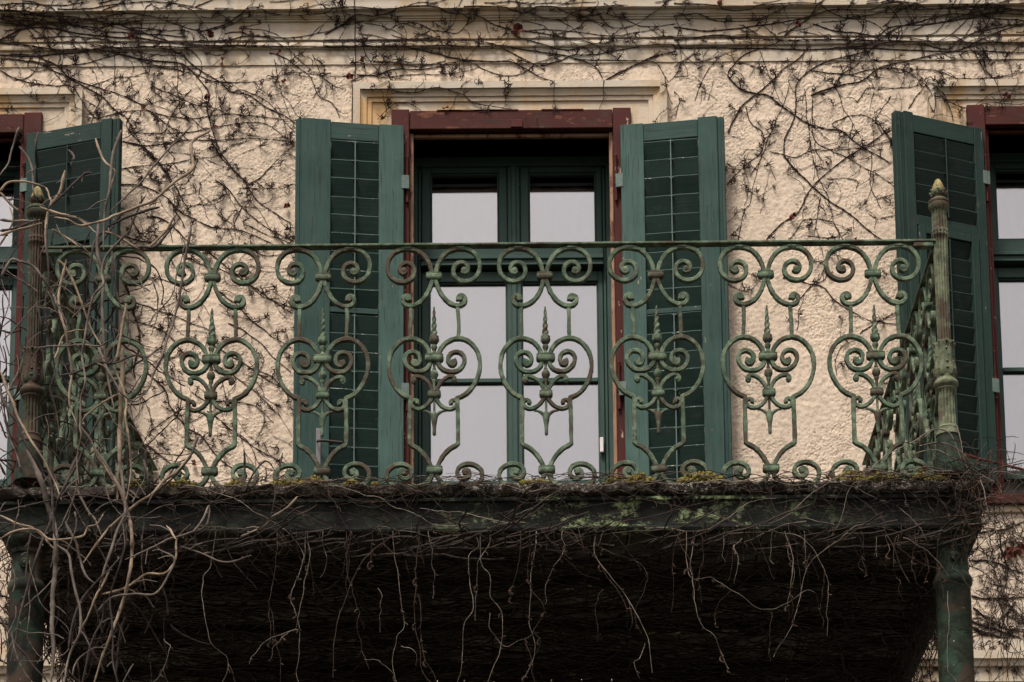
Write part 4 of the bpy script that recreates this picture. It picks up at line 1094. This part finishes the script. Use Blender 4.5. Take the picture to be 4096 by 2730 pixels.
# strands hanging from the balcony edge
HANG = '''
Q2.6 150,740 145,880 180,1000 210,1120 205,1230 240,1330 215,1400
Q2.4 465,650 475,800 490,1000 520,1180 470,1250 450,1400 475,1560
Q3.8 620,780 615,950 610,1150 650,1340 650,1480 720,1570
Q3.2 620,970 660,1130 665,1290 700,1440 750,1570
Q3 1030,640 970,700 965,860 1000,1040 930,1150 920,1350 910,1480 890,1570
Q2.6 1110,640 1050,780 1030,950 1010,1150
Q3.2 1070,750 1120,860 1110,1000 1160,1100 1180,1230 1160,1400 1090,1570
Q2.6 1110,1100 1110,1200 1190,1310 1290,1300 1400,1240
Q3.4 1400,660 1370,850 1360,1000 1350,1180 1400,1350 1350,1500 1330,1570
Q2.8 1385,790 1400,930 1470,1060 1400,1190 1430,1300 1380,1460 1415,1570
Q2.4 1580,700 1510,900 1480,1040
Q3.2 1805,640 1830,730 1940,870 2040,1010 2110,1130 2170,1260 2190,1400 2200,1500
Q2.6 1850,650 1990,710 2110,750 2165,850 2130,980 2095,1100 2130,1240
Q2 2150,1300 2120,1400 2090,1450 2115,1535
Q2 735,840 725,1000
Q2 1290,870 1240,1050
Q1.8 355,930 370,1230
Q1.8 265,1410 330,1410 440,1500 480,1570
Q2.4 510,1320 580,1350 610,1450
Q2 300,790 310,690 350,640
Q2 1870,940 1840,990 1830,1290
Q2.4 2353,640 2320,800 2350,940 2330,1090
R2.6 185,600 200,760 180,900 185,1030
R3 140,600 130,850 150,1050 180,1200 260,1260 310,1360 370,1475
R2.6 105,840 220,850 330,905 430,960 540,1050 640,1065 760,1025 880,950 950,960
R2.4 470,575 405,660 410,790 405,900
R2.2 660,555 640,620 650,700 670,770
R2.4 770,640 775,780 770,940 755,1030 775,1110
R2.4 660,540 860,590 960,690 1020,820 1045,960 1050,1100 1030,1250
R2.4 750,300 755,480 790,570 850,640
R2.4 1230,210 1150,300 1110,450 1060,580
R2 1540,290 1580,430 1610,560
R2.4 1510,570 1520,650 1600,740 1700,790 1800,840 1960,910
R2.2 1540,590 1660,660 1760,730 1850,850
R2.8 1780,600 1780,720 1800,860 1810,1000
R2.6 1840,950 1850,1150 1860,1290 1855,1440 1900,1570
R2 1500,580 1470,780 1530,920 1540,1020
R2 960,980 980,1100 1000,1200
R1.8 650,1090 660,1250 650,1420
R2.2 780,730 800,800 795,910
R2 1430,570 1450,650 1430,750
R2 1360,590 1365,720
R1.8 1270,620 1260,780 1300,850
R2 655,270 660,400 690,500
R2 1600,740 1640,850 1700,950
R2 305,690 345,750
R2 895,780 920,690
P2.8 1430,780 1380,860 1370,1000 1400,1180 1430,1290 1510,1370 1525,1480 1490,1570
P3 1850,770 1830,1000 1850,1200 1890,1450 1885,1570
P3.2 2040,710 1990,880 1960,950 1990,1100 2010,1230 2000,1400 1980,1500 2010,1570
P2.6 2070,740 2020,900 2000,1150 1970,1220
P2.8 2000,1210 1850,1250 1760,1300 1700,1380 1675,1440
P2.8 1100,1270 1135,1340 1100,1450 1020,1570
P2.4 2340,750 2330,900 2353,1000
P2.2 2085,740 2110,900 2100,980
P2.2 1950,1220 1880,1320 1810,1420
P2 2210,750 2150,860
R3.4 2060,200 2100,330 2130,560 2110,800 2140,1000 2130,1250 2140,1570
R3 2040,250 2090,420 2120,620 2140,850 2120,1050 2150,1300
R3 2080,220 2060,380 2110,520 2130,700 2160,860 2100,880
R2.6 2130,430 2200,520 2220,600 2170,650
R2.6 2100,460 2180,560 2150,700 2080,850 2120,890
R2.4 2010,130 2100,160 2160,220 2200,290
R2.6 1990,30 2090,80 2150,160 2180,260'''
bc = thing('balcony_creeper', 'creeper tangled along the balcony edge with pale strands hanging down below it', 'creeper', (0, 0, -5.8))
curl = MB()
def knot(dst, p, s=1):
    a = rnd.uniform(0, 6.28); pts = []; 
    for i in range(8):
        r = .004+.0016*i; a += rnd.uniform(.5, .9); pts.append((p[0]+r*math.cos(a)*s, p[1]+rnd.uniform(-.006, .006), p[2]+r*math.sin(a)*s*.8-.003*i))
    dst.tube(pts, [.0042*s*rnd.uniform(.6, 1.3) for _ in pts], 4)
for i, (r, pts) in enumerate(parse(HANG)):
    y0 = -.075-.07*rnd.random()
    if 2155 < pts[0][1] < 2330 and pts[0][0] < 3700: pts = [(pts[0][0]+rnd.uniform(-25, 25), 2125)]+pts
    W = np.array([at(u, w, y0-.02*rnd.random()) for u, w in pts])
    P = crom(W, .012); n = len(P); P = P+wobble(n, min(.016, .0013*n), 3); R = np.linspace(1, .45, n)*r*.00052*(1+.12*nr.randn(n)).clip(.6, 1.5)
    R[::5] *= 1.35
    s = MB(); s.tube(P, R, 5); link('strand', s.mesh('strand', M['pale'] if rnd.random() < .62 else M['rusty'], 80), bc, (0, 0, 5.8))
    for j in range(4, n-2, 4):
        q = rnd.random()
        if rnd.random() < .07:
            fl = rnd.uniform(.04, .20); a = -math.pi/2+rnd.uniform(-.7, .7); tp = [P[j]]
            for _ in range(int(fl/.012)+1): a += rnd.gauss(0, .16)+(-math.pi/2-a)*.10; tp.append(tp[-1]+np.array([math.cos(a)*.012, rnd.gauss(0, .002), math.sin(a)*.012]))
            curl.tube(tp, np.linspace(.0019, .0009, len(tp)), 3, False)
            if rnd.random() < .4: knot(curl, tp[-1], .6)
        if q < .17: knot(curl, P[j], rnd.uniform(.5, 1.0))
        elif q < .45:
            e = P[j]+np.array([rnd.uniform(-.016, .016), rnd.uniform(-.01, .01), rnd.uniform(-.02, .004)]); curl.tube([P[j], (P[j]+e)/2+[.003, 0, -.001], e], [.0022, .0018, .0014], 3, False)
def free_stem(p, a, L, r, mb, cu=.10, dy=.004, droop=0, el=0, n=4, ylim=(-.15, -.062), zmax=-.030):
    P = [p]; a2 = a; cv = rnd.gauss(0, cu); y = p[1]
    for _ in range(int(L/.015)):
        if rnd.random() < .12: cv = rnd.gauss(0, cu)
        a2 += cv+rnd.gauss(0, .10); y = min(max(y+rnd.gauss(0, dy), ylim[0]), ylim[1]); q = P[-1]
        P.append(np.array([q[0]+math.cos(a2)*.015, y, q[2]+math.sin(a2)*.015])); a2 += -droop*math.cos(a2)
    P = np.array(P)
    if zmax is not None: P[:, 2] = np.minimum(P[:, 2], zmax+.012*np.sin(P[:, 0]*23+P[0, 0]*40))
    if len(P) > 3: mb.tube(P, np.linspace(r, r*.55, len(P))*(1+.15*nr.randn(len(P))).clip(.6, 1.5), n, False)
    return P
def mat_rand(): return M['rusty'] if rnd.random() < .6 else M['pale']
# tangle: single runners along the slab edge and the lower lip of the beam
for k in range(70):
    lipline = rnd.random() < .33; x = rnd.uniform(-1.5, 2.0); z = (-.252 if lipline else -.05)+rnd.gauss(0, .012)
    s = MB(); P = free_stem(np.array([x, -.085-.03*rnd.random(), z]), rnd.choice((0, math.pi))+rnd.gauss(0, .14), rnd.uniform(.15, .8), rnd.uniform(.0010, .0022), s, .012, n=5)
    if s.n:
        link('runner', s.mesh('runner', mat_rand(), 80), bc, (0, 0, 5.8))
        for j in range(3, len(P)-1, 5):
            if rnd.random() < .5:
                e = P[j]+np.array([rnd.uniform(-.02, .02), -.006, rnd.uniform(-.03, .012)]); curl.tube([P[j], (P[j]+e)/2+[.004, 0, .002], e], [.0022, .0018, .0014], 3, False)
            if rnd.random() < .08: knot(curl, P[j], rnd.uniform(.5, .9))
t = link('side_shoots', curl.mesh('side_shoots', M['rusty'], 0), bc, (0, 0, 5.8)); t['kind'] = 'stuff'
fine = MB(); finep = MB()
for _ in range(330):
    x = rnd.uniform(-2.0, 2.0); z = rnd.uniform(-.27, -.03); free_stem(np.array([x, -.075, z]), rnd.choice((0, math.pi))+rnd.gauss(0, .5), rnd.uniform(.05, .45), rnd.uniform(.0012, .0026), fine, .08, n=3)
for _ in range(110):
    x = rnd.uniform(-2.0, 2.0); z = rnd.uniform(-.10, -.035); free_stem(np.array([x, -.085, z]), rnd.gauss(0, .6)+rnd.choice((0, math.pi)), rnd.uniform(.04, .22), rnd.uniform(.0012, .0022), finep, .14, n=3)
for _ in range(95):
    x = rnd.uniform(-1.8, 1.95); z = -.25+rnd.gauss(0, .02); free_stem(np.array([x, -.07-.05*rnd.random(), z]), -math.pi/2+rnd.gauss(0, .45), rnd.uniform(.03, .30)*rnd.random()+.02, rnd.uniform(.0011, .0018), finep, .06, n=3)
for _ in range(130):      # nest round the right corner and the post foot
    free_stem(np.array([rnd.gauss(1.93, .07), -.09, rnd.uniform(-.30, .05)]), rnd.uniform(0, 6.28), rnd.uniform(.08, .4), rnd.uniform(.0014, .0026), rnd.choice((fine, finep)), .12, n=3, ylim=(-.16, .02), zmax=.10)
for _ in range(60):
    free_stem(np.array([rnd.gauss(2.03, .03), -.05, rnd.uniform(-.9, -.1)]), -math.pi/2+rnd.gauss(0, .3), rnd.uniform(.1, .5), rnd.uniform(.0014, .0024), rnd.choice((fine, finep)), .10, n=3, ylim=(-.10, .05))
t = link('fine_tangle', fine.mesh('fine_tangle', M['thick'], 0), bc, (0, 0, 5.8)); t['kind'] = 'stuff'
t = link('fine_shoots', finep.mesh('fine_shoots', M['rusty'], 0), bc, (0, 0, 5.8)); t['kind'] = 'stuff'
POSTV = '''
F2.6 1080,1440 1190,1330 1280,1280 1380,1230 1470,1170 1560,1180 1600,1240 1630,1320 1680,1400
F2.2 1400,1260 1500,1240 1580,1260 1640,1300 1720,1390 1830,1440 1870,1520
F2.2 1560,1180 1610,1150 1640,1240 1660,1340 1700,1440
F2.2 1360,1310 1480,1280 1580,1320 1700,1360 1800,1380
F2 1430,1210 1470,1170 1500,1160 1560,1180'''
for r, pts in parse(POSTV):
    W = np.array([at(u, w, -.085) for u, w in pts]); P = crom(W, .012); P = P+wobble(len(P), .004, 4)
    s = MB(); s.tube(P, np.linspace(1, .6, len(P))*r*.001, 5); link('strand', s.mesh('strand', M['pale'], 80), bc, (0, 0, 5.8))

# thicket clinging under the balcony
th = MB()
for _ in range(2400):
    y = 2.35*rnd.random()**1.25; x = rnd.uniform(-2.0, 1.88); a = rnd.gauss(.0, .75); L = rnd.uniform(.15, .6); P = []; z = -.275-.05*rnd.random()
    p = np.array([x, y, z])
    for _ in range(int(L/.05)+2):
        if abs(p[0]+.06) > 1.97: break
        P.append(p); a += rnd.gauss(0, .12); p = p+np.array([math.cos(a)*.05, math.sin(a)*.05, rnd.gauss(0, .006)])
    th.tube(P, rnd.uniform(.002, .0048), 3, False)
for _ in range(700):      # ragged fringe at both sides
    sd_ = rnd.choice((1.86, -2.0)); y = 2.35*rnd.random(); p = np.array([sd_+rnd.gauss(0, .035), y, -.26]); P = []; a = -math.pi/2
    for _ in range(rnd.randint(3, 9)): P.append(p); a += rnd.gauss(0, .5); p = p+np.array([rnd.gauss(0, .018), math.cos(a)*.03, -.028+rnd.gauss(0, .012)])
    th.tube(P, rnd.uniform(.0014, .003), 3, False)
t = tag(link('creeper_thicket', th.mesh('creeper_thicket', M['thick'], 0)), kind='stuff')

# ------------------------------------------------------------------ wisteria in front of the left corner
WIST = '''
G4 265,0 270,150 275,300 255,450 265,600 300,800 300,870 280,940 310,1040 330,1180 320,1300
G4.5 740,30 620,170 590,290 600,350 540,420 500,560 480,680 470,760 490,900 460,1000 450,1150 460,1200 440,1330 450,1480
G5 1000,-10 900,120 830,130 760,120 700,80 640,50 580,50 540,100 520,200 500,330
G4.5 330,200 370,240 420,350 470,480 520,600 600,720
G4 110,230 160,350 200,440 230,560 240,680 250,860
G5.5 30,320 10,290 60,200 110,210 180,240 240,310 300,390 330,450 380,560
G5 720,450 700,600 680,750 660,820 700,920 720,1010 715,1100 730,1250 740,1400 720,1568
G4.5 460,1150 520,1240 600,1350 660,1450 720,1568
G4 700,960 620,1000 540,1060 480,1110 455,1170
G5 330,1568 390,1440 460,1330 520,1200 560,1120 600,1060
G5.5 0,960 60,1070 100,1110 130,1200 190,1310 240,1400 300,1500 330,1568
G9 700,700 695,900 690,1050 690,1200 690,1350 670,1568
G5 1090,0 1000,500 960,620 920,740 870,850 830,950 760,1000 720,1060
G4.5 1130,1210 1080,1330 1000,1430 930,1490 870,1540 840,1600
G5 820,1340 840,1450 860,1540
G4.5 640,190 660,330 700,480 740,620 730,700
G6 560,-10 560,150 600,300 590,500 600,700 620,900 650,1050
G5 380,200 340,420 380,620 420,820 400,1000 440,1150
G4.5 560,700 640,860 700,960 780,1010 830,940
G4 220,700 330,690 430,680 560,690 640,650
G4 340,860 420,850 560,780 640,790 760,740 850,760
G5 0,60 100,20 240,-10
G5 0,830 60,970 140,1150 220,1300 280,1420 350,1568
G4 0,600 60,610 130,590
G4 0,1020 70,900 130,760
G3.5 640,590 740,640 820,690
G3.5 310,760 360,640 420,610 500,600
P3.5 0,420 200,370 400,325 540,315 680,330 800,360 870,390
P7 630,0 720,120 800,260 850,400 880,560 880,700 850,860 810,1050 760,1200 700,1350 630,1575
P5.5 530,20 430,250 370,400 300,580 240,760 190,920 150,1080 110,1250 70,1420
P10 180,0 240,110 290,230 330,380 370,520 385,650 380,780 365,950 360,1150 365,1350 340,1575
P4.5 860,0 860,300 850,450 850,600 810,740 750,920 720,1080
P4.5 520,100 530,260 590,400 660,480 690,600
P5 380,640 460,700 480,800 510,960 540,1100 530,1250 460,1400 430,1575
P4.5 690,970 830,940 900,900 980,840 1100,835 1180,740 1190,600 1280,500
P4.5 660,1080 760,990 900,960 1040,965 1140,840 1180,730 1060,660 1030,590
P4 740,800 620,1060 540,1200 480,1350
P4.5 460,1330 520,1100 620,930 720,820 830,700
P6 1280,30 1200,140 1100,210 1020,300 910,380 720,560 560,760
P4 2000,315 1930,390 1850,440 1760,520 1620,580
P3 1900,20 1860,250 1820,450
P4.5 0,600 100,545 250,535 340,600 500,590 570,570 590,520 650,500 700,420
P4.5 0,1120 100,1280 200,1400 330,1575
P4 210,560 190,700 170,880
P3.5 1210,650 1350,690 1540,750 1690,710
P6 800,80 830,250 840,420 760,600 700,800 650,1000
P5 980,0 1000,200 1020,300
P4 1290,560 1350,470 1400,380 1380,500 1280,560
P5 440,480 520,620 560,800 640,900
P4 1640,0 1650,150 1630,280
P4 0,440 120,500 240,530 400,700
P5 330,0 340,200 350,400 390,650
P4 1180,600 1120,510
P4 1310,545 1210,580 1120,600 1000,650 840,740
P3.5 1640,280 1740,110 1800,90 1860,160
P4 740,1000 760,1300 790,1575
P4 550,1575 620,1300 690,1150 700,1000
A4.5 0,1200 60,1160 160,1155 290,1180
A4.5 120,920 200,1040 215,1200 230,1260
A6 410,1070 380,1200 320,1290 290,1400 290,1568
A5 580,1090 530,1090 450,1170 340,1270 290,1330
A6 1320,820 1200,900 1210,1060 1100,1140 960,1260 860,1290 720,1340 640,1380 500,1415 420,1370 340,1365
A4 1200,790 1100,900 1000,1010 880,1160 800,1230 680,1340
A4.5 600,870 640,990 700,1060 720,1090 680,1200 660,1350
A5.5 760,820 700,1000 690,1200 660,1350 650,1568
A5 1100,1350 1020,1470 900,1560 720,1480 660,1455
A5 1000,1300 900,1340 700,1400 660,1450
A4.5 330,1440 420,1500 500,1550
A5 0,1380 100,1390 200,1400 250,1380
A4.5 0,1450 120,1420 240,1380
A5 250,1300 400,1340 500,1380 600,1460
A5 0,1210 60,1270 140,1340
A4 240,830 220,930 210,1040 200,1080
A4 430,940 460,990 440,1040
A3.5 290,1180 310,1260 300,1350
A4 0,1540 80,1400 60,1300
A4 120,800 60,1000 0,1100
A4 800,1480 870,1300 920,1220
A4 600,1570 640,1500 720,1380 820,1300'''
ws = thing('wisteria', 'bare wisteria with pale twining branches climbing in front of the left balcony corner', 'climbing plant', (-1.9, -.3, -5.8)); ws.location = (-1.9, -.3, -5.8)
tw = MB()
for i, (r, pts) in enumerate(parse(WIST)):
    y0 = -.12-.26*rnd.random(); W = np.array([at(u, w, y0-.05*rnd.random()) for u, w in pts])
    P = crom(W, .014); n = len(P); P = P+wobble(n, min(.008, .0008*n), 5); R = np.interp(np.linspace(0, 1, n), [0, .06, .8, 1], [.55, 1, .8, .32])*r*.00112*(1+.07*nr.randn(n)).clip(.7, 1.3); R[rnd.randint(0, 4)::7] *= 1.28
    s = MB(); s.tube(P, R, 8); link('branch', s.mesh('branch', M['wistd' if rnd.random() < (.42 if r < 6 else 0) else ('wist' if rnd.random() < .45 else 'wist2')], 80), ws, (1.9, .3, 5.8))
    for j in range(3, n-2, 4):
        if rnd.random() < .4:
            T = P[j+1]-P[j-1]; T /= np.linalg.norm(T)+1e-9; a = rnd.choice((-1, 1))*rnd.uniform(.5, 1.1); c, q = math.cos(a), math.sin(a); d = np.array([T[0]*c-T[2]*q, rnd.uniform(-.4, .4), T[0]*q+T[2]*c])
            L = rnd.choice((.008, .012, .012, .03, .06, .10)); e = P[j]+d*L; tw.tube([P[j], (P[j]+e)/2+np.array([0, 0, .1*L]), e], [.0036, .0030, .0024] if L < .02 else [.003, .0024, .0016], 5)
# thinner shoots among the branches
for _ in range(50):
    u, w = rnd.uniform(-20, 620)+0, rnd.uniform(1000, 2730); p = at(u, w, -.1-.3*rnd.random())
    free_stem(p, rnd.choice((-1, 1))*math.pi/2+rnd.gauss(0, .5), rnd.uniform(.1, .5), rnd.uniform(.0018, .0036), tw, .05, n=4, ylim=(-.45, -.08), zmax=None)
t = link('small_shoots', tw.mesh('small_shoots', M['wist'], 0), ws, (1.9, .3, 5.8)); t['kind'] = 'stuff'
dk = MB()
for _ in range(170):
    u, w = rnd.uniform(-40, 700), rnd.uniform(1150, 2730); u = u*(.75 if w < 1900 else 1); p = at(u, w, .02+.1*rnd.random())
    free_stem(p, rnd.choice((-1, 1))*math.pi/2+rnd.gauss(0, .45), rnd.uniform(.1, .6), rnd.uniform(.002, .0055), dk, .05, n=4, ylim=(-.12, .12), zmax=None)
t = link('inner_shoots', dk.mesh('inner_shoots', M['stem'], 0), ws, (1.9, .3, 5.8)); t['kind'] = 'stuff'
